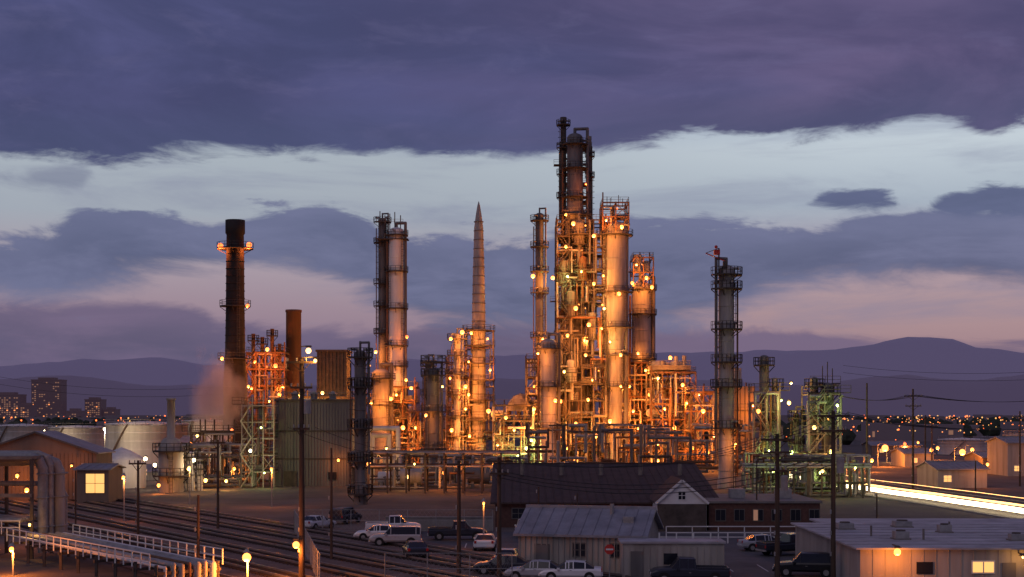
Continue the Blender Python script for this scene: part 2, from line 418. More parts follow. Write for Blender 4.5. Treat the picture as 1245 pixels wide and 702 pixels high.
def layer(col,top,bot,amp_t,amp_b,wt,wb,dark,light,nn,op=1.):
    a=M('ADD',M('SUBTRACT',curve(top),V),M('MULTIPLY',M('SUBTRACT',nn,.5),amp_t)) if top else None
    c=M('ADD',M('SUBTRACT',V,curve(bot)),M('MULTIPLY',M('SUBTRACT',nn,.5),amp_b)) if bot else None
    edge=a
    if a is not None: a=sst(a,-wt,wt)
    if c is not None: c=sst(c,-wb,wb)
    mk=M('MULTIPLY',a,c) if (a is not None and c is not None) else (a if c is None else c)
    mk=M('MULTIPLY',mk,op)
    body=mix(sst(M('ADD',M('MULTIPLY',n3,.4),M('MULTIPLY',nc,.6)),.38,.62),dark,light)
    if edge is not None: body=mix(M('MULTIPLY',M('SUBTRACT',1.,sst(edge,0.,.07)),.45),body,light)
    return mix(mk,col,body)
col=layer(col,[(0,372),(130,368),(230,376),(290,392),(420,405),(560,395),(700,392),(800,400),(930,408),(1050,412),(1245,416)],None,.20,0,.02,.03,lin((84,82,112)),lin((110,98,128)),nc,op=.9)
col=layer(col,[(0,292),(50,276),(110,256),(200,264),(250,280),(310,262),(400,250),(450,264),(500,286),(560,290),(650,287),(750,266),(830,266),(960,280),(1040,268),(1150,262),(1245,264)],
              [(0,352),(60,358),(140,350),(230,330),(290,316),(380,322),(440,348),(520,385),(640,400),(780,400),(880,385),(960,352),(1050,338),(1150,338),(1245,345)],.32,.30,.016,.04,lin((84,92,124)),lin((110,115,148)),nc,op=.97)
col=layer(col,[(0,206),(60,204),(90,200),(110,212),(130,240),(1245,240)],[(0,222),(60,228),(100,226),(110,214),(130,212),(1245,212)],.10,.10,.02,.02,lin((108,116,142)),lin((120,125,150)),n1,op=.6)
col=layer(col,[(0,300),(970,262),(1000,240),(1040,233),(1085,240),(1105,250),(1160,236),(1200,226),(1245,226)],[(0,250),(970,240),(1000,246),(1060,252),(1100,254),(1160,262),(1245,264)],.12,.10,.012,.014,lin((80,90,120)),lin((98,106,140)),n1)
topL=mix(sst(n3,.35,.65),lin((68,72,110)),lin((84,86,130)))
topR=mix(sst(n3,.35,.65),lin((80,75,112)),lin((102,92,130)))
topc=mix(sst(M('ADD',U,M('MULTIPLY',M('SUBTRACT',n5,.5),.8)),.35,.8),topL,topR)
topc=mix(M('MULTIPLY',sst(n5,.45,.7),.35),topc,lin((64,66,102)))
topc=mix(M('MULTIPLY',sst(n1,.5,.7),.18),topc,lin((110,106,146)))
eb=M('ADD',M('SUBTRACT',V,curve([(0,192),(120,194),(280,188),(420,186),(600,192),(700,184),(800,172),(900,165),(980,170),(1050,160),(1110,148),(1170,156),(1210,164),(1245,150)])),M('MULTIPLY',M('SUBTRACT',M('ADD',M('MULTIPLY',n1,.6),M('MULTIPLY',n2,.4)),.5),.20))
topc=mix(M('MULTIPLY',M('SUBTRACT',1.,sst(eb,.0,.16)),.5),topc,lin((74,82,116)))
col=mix(sst(eb,-.014,.022),col,topc)
col=mix(sst(V,-.08,0.),lin((60,50,62)),col)
skt=N.new('ShaderNodeTexSky'); skt.sky_type='NISHITA'; skt.sun_disc=False; skt.sun_elevation=math.radians(-1.5); skt.sun_rotation=math.radians(20)
bg=N.new('ShaderNodeBackground'); L.new(col,bg.inputs[0]); bg.inputs[1].default_value=1.0
bg2=N.new('ShaderNodeBackground'); L.new(skt.outputs[0],bg2.inputs[0]); bg2.inputs[1].default_value=.01
ad=N.new('ShaderNodeAddShader'); L.new(bg.outputs[0],ad.inputs[0]); L.new(bg2.outputs[0],ad.inputs[1])
out=N.new('ShaderNodeOutputWorld'); L.new(ad.outputs[0],out.inputs[0])
sl=bpy.data.lights.new('dusk_fill','SUN'); sl.energy=.32; sl.angle=math.radians(40); sl.color=(1,.84,.84)  # broad fill lamp added to lift the dusk foreground
so=bpy.data.objects.new('dusk_fill',sl); scene.collection.objects.link(so); so.rotation_euler=(math.radians(48),0,math.radians(-35)); so.location=(0,0,200)

# ============================================================ MAIN COMPLEX
b=B()
frame(b,WX(677,340),WX(736,340),338,352,WZ(268,340),4,2,3.8,'steel',.4,pipes=1.4,bulbs=.13)
for (px,a,c,w_,m_) in ((684,346,318,10,'alu_dark'),(708,342,314,10,'rust'),(694,386,356,11,'alu_dark'),(720,414,382,10,'alu_dark'),(704,298,272,13,'alu_dark'),(695,466,440,13,'alu')):
    x=WX(px,338); r=S(w_,338)/2; b.cyl((x,338,WZ(a,338)),(x,338,WZ(c,338)),r,m_,n=20); b.dome(x,338,WZ(c,338),r,r*.45,m_,20); b.cyl((x,338,WZ(a,338)-4),(x,338,WZ(a,338)),r*.35,m_,n=10); b.cyl((x,338,WZ(c,338)),(x,338,WZ(c,338)+2.5),r*.2,m_,n=8)
    b.ringplat(x,338,WZ((a+c)/2,338),r,r+1.0); b.ringplat(x,338,WZ(a,338)+.3,r,r+.5)
for (px,py,c,p) in ((697,272,'o',2800),(722,287,'o',2200),(688,300,'o',1700),(672,338,'o',1600),(690,336,'g',1500),(707,330,'y',1700),(722,345,'o',1500),(700,375,'o',1500),(716,395,'o',2200),(690,408,'o',1500),(712,432,'o',2200),(686,452,'y',1100),(720,462,'o',1600),(681,488,'o',2800),(715,486,'o',2400),(700,515,'o',2000),(725,530,'o',2000),(690,545,'o',1800)):
    b.light(WX(px,333),333,WZ(py,333),c,p)
for (px,py) in ((705,300),(690,360),(712,410),(700,450),(705,500)):
    b.light(WX(px,345),345,WZ(py,345),'o',3000,fix=False)
build('process_structure',b)
column('fractionation_column',699,346,22,168,(176,205,240,262,290),'alu_dark','dome',secs=[(400,26),(260,24),(250,20),(168,19)],lights=((688,262,'o',1500),(712,225,'r',400)),side=1)
column('flue_stack',685,350,7,143,(152,180,212,240),'steel','open',over=False,pw=1.0,rings=False)
column('vent_pipe',717,350,4,166,(190,215),'steel_lt','open',over=False,pw=.8,rings=False)
b=B()
frame(b,WX(681,352),WX(719,352),350,358,WZ(180,352),2,1,4,'steel',.1,z0=WZ(268,352),pipes=.35,stairs=False,bulbs=.03,floor=.25,mw=.85); build('service_tower',b)
column('slender_column',656,335,10,262,(268,300,330,356,410,450),'alu_dark','dome',lights=((648,336,'o',2200),(660,412,'o',1800)),pw=1.2)
column('absorber_column',667,318,20,418,(424,470,520),'alu','dome',lights=((654,430,'o',2000),(675,487,'o',2600),(656,524,'o',1500)))
column('reactor_column',747,340,29,278,(286,355,398,432,470,522),'alu','dome',secs=[(530,18),(470,21),(410,24),(400,30),(278,30)],pw=1.5,lights=((733,336,'o',1600),(752,358,'o',1200),(734,376,'y',1000),(741,416,'y',1500),(754,432,'o',1300),(741,512,'o',3200),(754,470,'o',1300),(731,400,'o',1300)))
b=B(); frame(b,WX(731,341),WX(762,341),335,346,WZ(250,341),2,2,3.4,'rust',.25,z0=WZ(284,341),stairs=False,bulbs=.2,pipes=.8,floor=.3)
for px in (738,742,752,757): b.beam((WX(px,338),338,WZ(252,338)),(WX(px,338),338,WZ(R.uniform(232,244),338)),.15,'steel')
b.light(WX(737,332),332,WZ(268,332),'o',1900); b.light(WX(756,332),332,WZ(276,332),'o',1800); build('reactor_top_platform',b)
column('stripper_column',780,362,24,350,(352,382,436),'alu','dome',lights=((768,345,'o',1800),(792,350,'o',1300),(775,430,'o',1800)))
b=B(); frame(b,WX(769,360),WX(793,360),357,367,WZ(314,360),2,1,3.2,'rust',.3,z0=WZ(350,360),stairs=False,bulbs=.3,pipes=1,floor=.3)
b.cyl((WX(776,360),362,WZ(330,360)),(WX(776,360),362,WZ(309,360)),1.1,'alu',n=12); b.light(WX(774,354),354,WZ(322,354),'o',2600); b.light(WX(786,354),354,WZ(338,354),'o',1800); build('stripper_top_platform',b)
b=B(); frame(b,WX(640,330),WX(676,330),330,345,WZ(436,330),2,2,4.0,'steel',.6,pipes=1.2,bulbs=.15)
for (px,py,c,p) in ((650,470,'o',2200),(650,497,'o',2600),(664,455,'o',1500),(646,535,'g',1800),(668,545,'g',1300),(640,520,'o',2000)): b.light(WX(px,326.5),326.5,WZ(py,326.5),c,p)
build('exchanger_structure',b)
b=B(); frame(b,WX(734,345),WX(796,345),346,362,WZ(440,345),4,2,4.0,'rust',.5,pipes=1.3,bulbs=.13)
for (px,py,c,p) in ((770,500,'o',2600),(776,521,'o',2600),(765,470,'o',1800),(785,450,'o',2200),(760,540,'o',2000),(790,480,'o',2000)): b.light(WX(px,342.5),342.5,WZ(py,342.5),c,p)
build('reactor_structure',b)
def finfan(b,x0,x1,y0,y1,z,m='steel_lt'):
    b.box(x0,x1,y0,y1,z,z+1.1,m); n=max(1,int((x1-x0)/4)); w_=(x1-x0)/n
    for i in range(n):
        cx=x0+w_*(i+.5)
        for cy in (y0+(y1-y0)*.28,y0+(y1-y0)*.74): b.lathe(cx,cy,[(w_*.42,z+1.1),(w_*.40,z+2.2),(w_*.34,z+2.2),(w_*.34,z+1.2)],'galv',16)
    b.rail([(x0,y1,z+1.1),(x0,y0,z+1.1),(x1,y0,z+1.1),(x1,y1,z+1.1)],'steel_lt')
b=B(); frame(b,WX(792,335),WX(846,335),335,358,WZ(452,335),4,2,4.0,'rust',.6,pipes=1.4,bulbs=.13)
finfan(b,WX(792,335),WX(840,335),335,356,WZ(450,335)); 
for px in (806,822,832): b.cyl((WX(px,338),338,WZ(455,338)),(WX(px,338),338,WZ(R.uniform(430,440),338)),.5,'alu',n=10)
for (px,py,c,p) in ((815,435,'o',1800),(808,497,'o',3200),(830,468,'o',2200),(800,460,'y',1100),(835,490,'o',2200),(820,520,'o',2200),(842,545,'o',2200),(800,540,'o',2000)): b.light(WX(px,331.5),331.5,WZ(py,331.5),c,p)
build('air_cooler_structure',b)
b=B(); frame(b,WX(840,322),WX(916,322),322,342,WZ(476,322),5,2,4.0,'rust',.5,pipes=1.4,bulbs=.13)
for (px,py,c,p) in ((855,500,'o',2200),(860,550,'o',2600),(905,520,'o',4200),(908,545,'o',3600),(850,480,'o',1700),(900,490,'o',2600),(912,560,'y',1500),(868,530,'o',2000)): b.light(WX(px,318.5),318.5,WZ(py,318.5),c,p)
build('heater_structure',b)
b=B(); x=WX(900,300); b.box(x-4,x+3,300,308,0,WZ(470,300),'clad_brown'); b.cyl((x,304,WZ(470,300)),(x,304,WZ(447,300)),.9,'alu',n=12)
for k in range(8): b.beam((x-4+k,299.9,0),(x-4+k,299.9,WZ(470,300)),.15,'steel')
for zz in (4,8.5,13): b.box(x-4.8,x+3.8,298.8,299.8,zz,zz+.12,'grating'); b.rail([(x-4.8,298.8,zz+.12),(x+3.8,298.8,zz+.12)],'steel')
b.light(x+2,295.5,14,'o',3600); b.light(x-3,295.5,6,'o',3600); build('fired_heater',b)

# centre-left units
b=B(); frame(b,WX(600,325),WX(650,325),328,345,WZ(492,325),4,2,4,'steel',.6,pipes=1.2,bulbs=.15)
b.lathe(WX(634,328),332,[(S(18,328),WZ(500,328)),(S(16,328),WZ(490,328)),(S(9,328),WZ(481,328)),(.1,WZ(478,328))],'alu_dark')
for (px,py,c,p) in ((605,541,'o',3800),(625,523,'o',2200),(640,545,'g',2800),(615,508,'o',1500),(630,555,'g',2400)): b.light(WX(px,322),322,WZ(py,322),c,p)
build('tank_structure',b)
b=B(); Y=335; x=WX(582,Y)
b.lathe(x,Y,[(S(9,Y),0),(S(8.5,Y),WZ(470,Y)),(S(8,Y),WZ(380,Y)),(S(7,Y),WZ(330,Y)),(S(6,Y),WZ(298,Y)),(S(5.6,Y),WZ(278,Y)),(S(3.6,Y),WZ(262,Y)),(S(1.6,Y),WZ(250,Y)),(.05,WZ(245,Y))],'alu',26)
for py in range(270,540,11):
    z=WZ(py,Y); rr=S(interp([(270,5.4),(300,6.1),(330,7),(380,8),(540,8.6)],py),Y); b.lathe(x,Y,[(rr,z-.1),(rr+.12,z-.08),(rr+.12,z+.08),(rr,z+.1)],'alu_dark',26)
for py in (402,420,442,462,486,510,532):
    b.ringplat(x,Y,WZ(py,Y),S(8,Y),S(8,Y)+2.3)
b.ladder(x+1.9,Y-1,0,WZ(400,Y)); 
for (px,py,c,p) in ((573,405,'o',1500),(593,412,'o',1200),(570,440,'o',1800),(596,450,'o',1800),(570,480,'o',1800),(594,500,'o',1800),(571,530,'o',2200)): b.light(WX(px,330.5),330,WZ(py,330.5),c,p)
clutter(b,x-3,x+3.5,Y-3,Y+2,1,WZ(400,Y),55,.1,.24,mats=('steel','steel_lt','rust','alu_dark'))
build('spire_column',b)
column('narrow_column',556,332,9,408,(412,432,455,480,505,530),'alu','dome',lights=((548,412,'o',1500),(562,404,'o',1300),(547,460,'o',1500),(566,497,'o',2600),(549,523,'o',2200)),pw=1.5)
b=B(); frame(b,WX(543,334),WX(571,334),334,346,WZ(440,334),2,1,3.6,'rust',.4,pipes=1.5,bulbs=.15); b.light(WX(566,330),330,WZ(470,330),'o',2000); build('narrow_structure',b)
column('surge_column',527,262,15,452,(440,456,500,545),'alu_dark','dome',lights=((518,505,'o',900),(538,470,'y',350)),pw=1.2)
column('pair_column',521,300,8,440,(445,480),'alu_dark','dome',pw=1)
b=B(); frame(b,WX(496,340),WX(545,340),340,355,WZ(500,340),4,1,4,'rust',.6,pipes=1.2,bulbs=.15)
for (px,py,c,p) in ((505,520,'o',2600),(530,540,'o',2600),(500,548,'o',2000)): b.light(WX(px,336.5),336.5,WZ(py,336.5),c,p)
build('pump_structure',b)
column('twin_tower_column',465,362,10,268,(270,295,345,372,405),'alu_dark','dome',pw=1.2,lights=((457,428,'o',2600),))
column('tall_tray_column',482,358,18,282,(286,330,375,420,445),'white_paint','dome',pw=1.1,lights=((470,478,'o',2500),(494,462,'o',1600),(495,410,'r',600)))
b=B(); 
for px,t in ((462,257),(468,262),(474,260),(480,258),(487,262),(494,278)): b.beam((WX(px,358),358,WZ(300,358)),(WX(px,358),358,WZ(t,358)),.22,'steel')
b.rail([(WX(458,356),356,WZ(290,356)),(WX(496,356),356,WZ(290,356))],'steel_lt'); b.rail([(WX(458,356),356,WZ(272,356)),(WX(490,356),356,WZ(272,356))],'steel_lt')
b.box(WX(458,356),WX(496,356),356,360,WZ(290,356)-.2,WZ(290,356),'grating'); build('tower_top_platform',b)
column('reboiler_vessel',463,345,22,455,(460,492),'cream','dome',pw=1.4,lights=((450,445,'o',1800),(476,485,'o',1800),(452,490,'o',1500)))
b=B(); frame(b,WX(446,352),WX(505,352),350,366,WZ(470,352),4,2,4,'rust',.5,pipes=1.3,bulbs=.15)
for (px,py,c,p) in ((462,482,'o',2600),(482,480,'o',3600),(500,472,'o',2200),(455,515,'o',2000),(490,520,'o',2600),(470,545,'o',2000)): b.light(WX(px,346),346,WZ(py,346),c,p)
build('crude_unit_structure',b)
column('dark_column',438,192,14,430,(434,470,520,560,600),'alu_dark','dome',over=True,pw=.9)
b=B(); Y=250
for k,(pa,pb,t) in enumerate(((448,484,521),(452,472,530),(466,478,548),(485,512,552))):
    b.pipe([(WX(pa,Y),Y+k,0),(WX(pa,Y),Y+k,WZ(t,Y)),(WX(pb,Y),Y+k,WZ(t,Y)),(WX(pb,Y),Y+k,0)],.42 if k<2 else .3,'white_paint',12)
b.light(WX(470,245),245,WZ(545,245),'y',600); build('white_process_piping',b)
b=B(); Y=218; x0,x1=WX(425,Y),WX(632,Y)
for i in range(10):
    x=x0+(x1-x0)*i/9
    for y in (Y,Y+6): b.beam((x,y,0),(x,y,6.2),.28,'steel')
    for z in (3.8,5.8): b.beam((x,Y-.4,z),(x,Y+6.4,z),.26,'steel')
for z in (4.0,6.0):
    for k in range(8): 
        r=R.uniform(.12,.28); b.cyl((x0,Y+.3+k*.75,z+r),(x1,Y+.3+k*.75,z+r),r,R.choice(('galv','alu','rust','alu_dark')),n=8)
b.rail([(x0,Y-.6,6),(x1,Y-.6,6)],'steel_lt')
for px,c,p in ((450,'o',400),(505,'y',200),(560,'o',500),(600,'o',400)): b.light(WX(px,Y),Y-2,4.6,c,p)
build('pipe_rack',b)
b=B()
for (px,Y,w_,h,m_) in ((500,232,26,3.2,'alu'),(470,236,20,2.6,'white_paint'),(580,236,30,3.4,'clad_dark'),(545,240,14,4.5,'alu_dark'),(620,238,20,4,'clad_dark')):
    x=WX(px,Y); b.cyl((x-S(w_,Y)/2,Y,h*.6),(x+S(w_,Y)/2,Y,h*.6),h*.42,m_,n=16); b.box(x-1,x-.5,Y-1,Y+1,0,h*.4,'concrete'); b.box(x+.5,x+1,Y-1,Y+1,0,h*.4,'concrete')
clutter(b,WX(430,240),WX(640,240),230,250,.3,5,70,.1,.3)
clutter(b,WX(640,300),WX(920,300),270,300,.3,10,120,.1,.35)
for (px,py,Y,c,p) in ((540,575,228,'o',500),(495,580,226,'y',220),(700,560,290,'o',1600),(800,560,290,'o',1600)): b.light(WX(px,Y),Y,max(1.5,WZ(py,Y)),c,p)
build('ground_piping',b)

column('tall_overhead_column',883,232,19,328,(334,351,400,440,470,520),'alu','dome',pw=1.3,over=True,side=-1,lights=((894,540,'o',900),))
b=B(); Y=231; x=WX(874,Y); z=WZ(328,Y); b.beam((x,Y,z-1),(x,Y,WZ(302,Y)),.22,'steel'); b.beam((WX(858,Y),Y,WZ(308,Y)),(WX(882,Y),Y,WZ(318,Y)),.16,'red_paint')
b.box(WX(868,Y),WX(875,Y),Y-.4,Y+.4,WZ(310,Y),WZ(304,Y),'red_paint'); b.ball((WX(870,Y),Y-.6,WZ(301,Y)),.28,'red_paint'); b.beam((x,Y,WZ(302,Y)),(WX(858,Y),Y,WZ(308,Y)),.1,'steel'); b.box(WX(879,Y),WX(884,Y),Y-.3,Y+.3,WZ(327,Y),WZ(318,Y),'steel'); build('davit_crane',b)
def towerframe(name,pa,pb,top,Y,lights,cols,lh=3.0):
    b=B(); frame(b,WX(pa,Y),WX(pb,Y),Y,Y+5,WZ(top,Y),2,1,lh,'steel_lt',.35,pipes=1.8,bulbs=.10,floor=.7,mw=.6)
    for (px,w_,t,m_) in cols:
        x=WX(px,Y+2.5); r=S(w_,Y)/2; zt=WZ(t,Y+2.5); b.cyl((x,Y+2.5,0),(x,Y+2.5,zt),r,m_,n=18); b.dome(x,Y+2.5,zt,r,r*.7,m_,18); b.ringplat(x,Y+2.5,zt-1,r,r+.9)
    for (px,py,c,p) in lights: b.light(WX(px,Y-3),Y-3,WZ(py,Y-3),c,p)
    build(name,b)
towerframe('desalter_structure',917,948,475,225,((962,466,'y',500),(950,487,'g',380),(935,548,'g',420),(922,500,'o',350),(962,550,'g',380)),((929,12,436,'alu_dark'),(942,8,462,'alu')))
towerframe('treater_structure',983,1022,478,220,((1018,493,'g',480),(990,520,'y',300),(1010,548,'y',300),(998,575,'g',380)),((990,10,462,'alu_dark'),(1006,14,470,'alu_dark')))
column('treater_column',968,226,8,505,(508,540),'alu_dark','dome',pw=.8,lights=((960,490,'y',250),))
b=B(); Y=224
for px,t in ((1000,445),(1012,448),(1006,440)): b.beam((WX(px,Y),Y,WZ(470,Y)),(WX(px,Y),Y,WZ(t,Y)),.12,'steel')
b.rail([(WX(985,Y),Y,WZ(466,Y)),(WX(1022,Y),Y,WZ(466,Y))]); b.box(WX(985,Y),WX(1022,Y),Y,Y+4,WZ(466,Y)-.2,WZ(466,Y),'grating'); build('roof_walkway',b)
b=B(); clutter(b,WX(915,215),WX(1050,215),208,228,.3,6,90,.1,.3)
for i in range(9):
    x=WX(915,206)+i*2; b.beam((x,206,0),(x,206,5),.25,'steel'); 
for k in range(6): b.cyl((WX(905,206),206+.4*k,4.5+.35*(k%2)),(WX(1060,206),206+.4*k,4.5+.35*(k%2)),.16,R.choice(('galv','alu')),n=8)
b.light(WX(940,203),203,4,'g',200); b.light(WX(1000,203),203,4,'y',200); b.light(WX(1040,203),203,4.5,'g',200); build('valve_manifold',b)

# ============================================================ LEFT
b=B(); Y=312; x=WX(286,Y)
b.lathe(x,Y,[(S(14,Y),0),(S(14,Y),WZ(492,Y)),(S(14.5,Y),WZ(470,Y)),(S(12.2,Y),WZ(432,Y)),(S(11.3,Y),WZ(380,Y)),(S(10.6,Y),WZ(296,Y)),(S(10.4,Y),WZ(286,Y)),(S(11.8,Y),WZ(284,Y)),(S(11.8,Y),WZ(268,Y)),(S(9.8,Y),WZ(268,Y)),(S(9.5,Y),WZ(285,Y)),(.01,WZ(285,Y))],'black_stack',30)
for py in range(300,480,9):
    z=WZ(py,Y); rr=S(interp([(300,10.7),(380,11.3),(432,12.2),(470,14.5)],py),Y); b.lathe(x,Y,[(rr,z-.1),(rr+.1,z-.08),(rr+.1,z+.08),(rr,z+.1)],'black_stack',30)
for py,e in ((302,2.0),(372,1.4),(436,1.8)): b.ringplat(x,Y,WZ(py,Y),S(11,Y),S(11,Y)+e,rm='steel')
b.ladder(x+1.2,Y-2.6,WZ(436,Y),WZ(300,Y),'steel')
for (px,py,c,p) in ((268,299,'r',1500),(303,298,'r',1500)): b.light(WX(px,Y-1),Y-1,WZ(py,Y-1),c,p,r=.65,fix=False)
b.light(WX(301,305),305,WZ(372,305),'r',500); b.light(WX(270,305),305,WZ(436,305),'o',900); b.light(WX(302,305),305,WZ(470,305),'o',1800)
build('smokestack',b)
b=B(); Y=330; x=WX(357,Y); b.lathe(x,Y,[(S(9.5,Y),0),(S(9.2,Y),WZ(380,Y)),(S(9.9,Y),WZ(380,Y)),(S(9.9,Y),WZ(377,Y)),(S(8.3,Y),WZ(377,Y)),(S(8,Y),WZ(392,Y)),(.01,WZ(392,Y))],'brown_stack',28); b.light(WX(344,323),323,WZ(470,323),'o',1500); build('smokestack',b)
b=B(); Y=330; x0,x1=WX(386,Y),WX(421,Y); z=WZ(428,Y); b.box(x0,x1,Y,Y+9,0,z,'steel')
for k in range(9): b.beam((x0+(x1-x0)*k/8,Y-.1,0),(x0+(x1-x0)*k/8,Y-.1,z),.22,'steel')
b.box(x0-.4,x1+.4,Y-.5,Y+9.5,z,z+.5,'steel'); b.light(WX(392,323),323,WZ(478,323),'y',900); build('furnace_block',b)
b=B(); frame(b,WX(300,322),WX(346,322),322,336,WZ(428,322),4,1,4,'rust',.35,pipes=1.1,bulbs=.1)
for px,t in ((308,406),(319,410),(331,400),(340,418)): b.cyl((WX(px,324),324,WZ(480,324)),(WX(px,324),324,WZ(t,324)),.45,'rust',n=10); b.ringplat(WX(px,324),324,WZ(t+8,324),.45,1.3)
for (px,py,c,p) in ((310,440,'r',2200),(325,425,'o',1000),(335,445,'r',1600),(306,472,'r',1700),(340,480,'o',1400)): b.light(WX(px,318),318,WZ(py,318),c,p)
build('furnace_structure',b)
b=B(); frame(b,WX(340,300),WX(425,300),300,315,WZ(482,300),5,1,4,'rust',.5,pipes=1.2,bulbs=.1)
for (px,py,c,p) in ((365,480,'y',1400),(405,482,'y',1400)): b.light(WX(px,296),296,WZ(py,296),c,p)
build('compressor_structure',b)
b=B(); Y=240; x0,x1=WX(335,Y),WX(428,Y); z=WZ(488,Y); b.box(x0,x1,Y,Y+14,0,z,'clad_dark')
n=26
for k in range(n+1): b.beam((x0+(x1-x0)*k/n,Y-.05,0),(x0+(x1-x0)*k/n,Y-.05,z-.3),.12,'clad_dark',.2)
for zz in (4.5,9.2): b.box(x0-.1,x1+.1,Y-.22,Y-.16,zz,zz+.25,'steel')
b.box(x0-.2,x1+.2,Y-.3,Y+14.2,z,z+.35,'steel'); b.rail([(x0,Y,z+.35),(x1,Y,z+.35)],'steel_lt')
for q in (.2,.45,.7): b.lathe(x0+(x1-x0)*q,Y+5,[(.6,z+.3),(.6,z+1.2),(.9,z+1.3),(.1,z+1.8)],'galv',12)
b.box(x0+1.5,x0+3.6,Y-.3,Y-.2,0,2.6,'steel'); b.box(x1-4,x1-2.6,Y-.3,Y-.2,1.2,2.4,'glass_dark')
b.light(x1-2,Y-2.5,4.5,'o',300)
build('boiler_house',b)
b=B(); Y=236; frame(b,WX(294,Y),WX(333,Y),Y,Y+6,WZ(492,Y),3,1,2.7,'cream',.15,pipes=.8,bulbs=.10,mw=.5)
for (px,py,c,p) in ((318,520,'g',260),(305,548,'w',330),(322,575,'g',220),(328,488,'y',300)): b.light(WX(px,Y-4),Y-4.4,WZ(py,Y-4),c,p)
build('stair_tower',b)
b=B(); Y=222; x=WX(208,Y)
b.lathe(x,Y,[(S(15,Y),0),(S(15,Y),WZ(545,Y)),(S(10,Y),WZ(534,Y)),(S(5,Y),WZ(532,Y)),(S(4.6,Y),WZ(487,Y)),(S(5.6,Y),WZ(487,Y)),(S(5.6,Y),WZ(484,Y)),(S(4,Y),WZ(484,Y)),(.01,WZ(490,Y))],'cream',26)
b.ringplat(x,Y,WZ(548,Y),S(15,Y),S(15,Y)+.9); b.ringplat(x,Y,WZ(578,Y),S(15,Y),S(15,Y)+.9); b.ladder(x+.5,Y-2.2,0,WZ(548,Y)); b.light(WX(230,Y-5),Y-5.5,WZ(570,Y-5),'y',500); b.light(WX(194,Y-5),Y-5.5,WZ(590,Y-5),'o',400); build('kiln_silo',b)
for px,w_,t in ((232,9,552),(243,7,566),(224,6,575)):
    b=B(); Y=226; x=WX(px,Y); r=S(w_,Y)/2; b.cyl((x,Y,0),(x,Y,WZ(t,Y)),r,'white_paint',n=18); b.dome(x,Y,WZ(t,Y),r,r*.6,'white_paint',18); b.ringplat(x,Y,WZ(t,Y)-.5,r,r+.6); b.ladder(x,Y-r-.3,0,WZ(t,Y)); 
    for q in (.3,.6): b.lathe(x,Y,[(r,q*8),(r+.07,q*8+.05),(r+.07,q*8+.2),(r,q*8+.25)],'galv',18)
    if px==232: b.light(x+1.4,Y-4,5,'w',400)
    build('process_vessel',b)
def tank(name,px,Y,wpx,top,m='white_paint',cone=.08,fill_lt=0):
    b=B(); x=WX(px,Y); r=S(wpx,Y)/2; z=WZ(top,Y); b.lathe(x,Y+r,[(r,0),(r,z),(r*1.01,z),(r*1.01,z-.3),(r*1.01,z+.1),(.01,z+r*cone)],m,48)
    for k in range(1,5): b.lathe(x,Y+r,[(r,z*k/5-.05),(r+.05,z*k/5),(r,z*k/5+.05)],m,48)
    n=14; P=[(x+r*math.cos(math.pi+math.pi*k/n),Y+r+r*math.sin(math.pi+math.pi*k/n),z) for k in range(n+1)]; b.rail(P,'galv')
    for k in range(10):
        t=math.pi*1.25+k*.06; t2=t+.06; b.beam((x+(r+.5)*math.cos(t),Y+r+(r+.5)*math.sin(t),z*k/10),(x+(r+.5)*math.cos(t2),Y+r+(r+.5)*math.sin(t2),z*(k+1)/10),.7,'steel_lt',.15)
    if fill_lt:
        b.beam((x-r*.5,Y-8,0),(x-r*.5,Y-8,z*.9+1),.15,'galv'); b.light(x-r*.5,Y-8.6,z*.9,'w',fill_lt,r=.25)  # mast and lamp added to brighten the tank shell
    return build(name,b)
tank('storage_tank',165,330,102,516,fill_lt=3600); tank('storage_tank',240,360,50,512,fill_lt=1600); tank('storage_tank',84,390,70,520,fill_lt=2500); tank('storage_tank',16,420,70,518)
tank('storage_tank',1180,430,60,535); tank('storage_tank',1275,330,80,530,'cream')
b=B(); Y=236; x=WX(148,Y); r=S(29,Y); b.lathe(x,Y,[(r,0),(r,WZ(560,Y)),(r*.8,WZ(555,Y)),(r*.35,WZ(548,Y)),(.05,WZ(544,Y))],'white_paint',32); b.ladder(x-.5,Y-r-.4,0,WZ(560,Y)); b.light(x+6,Y-8,5,'w',600); build('domed_tank',b)
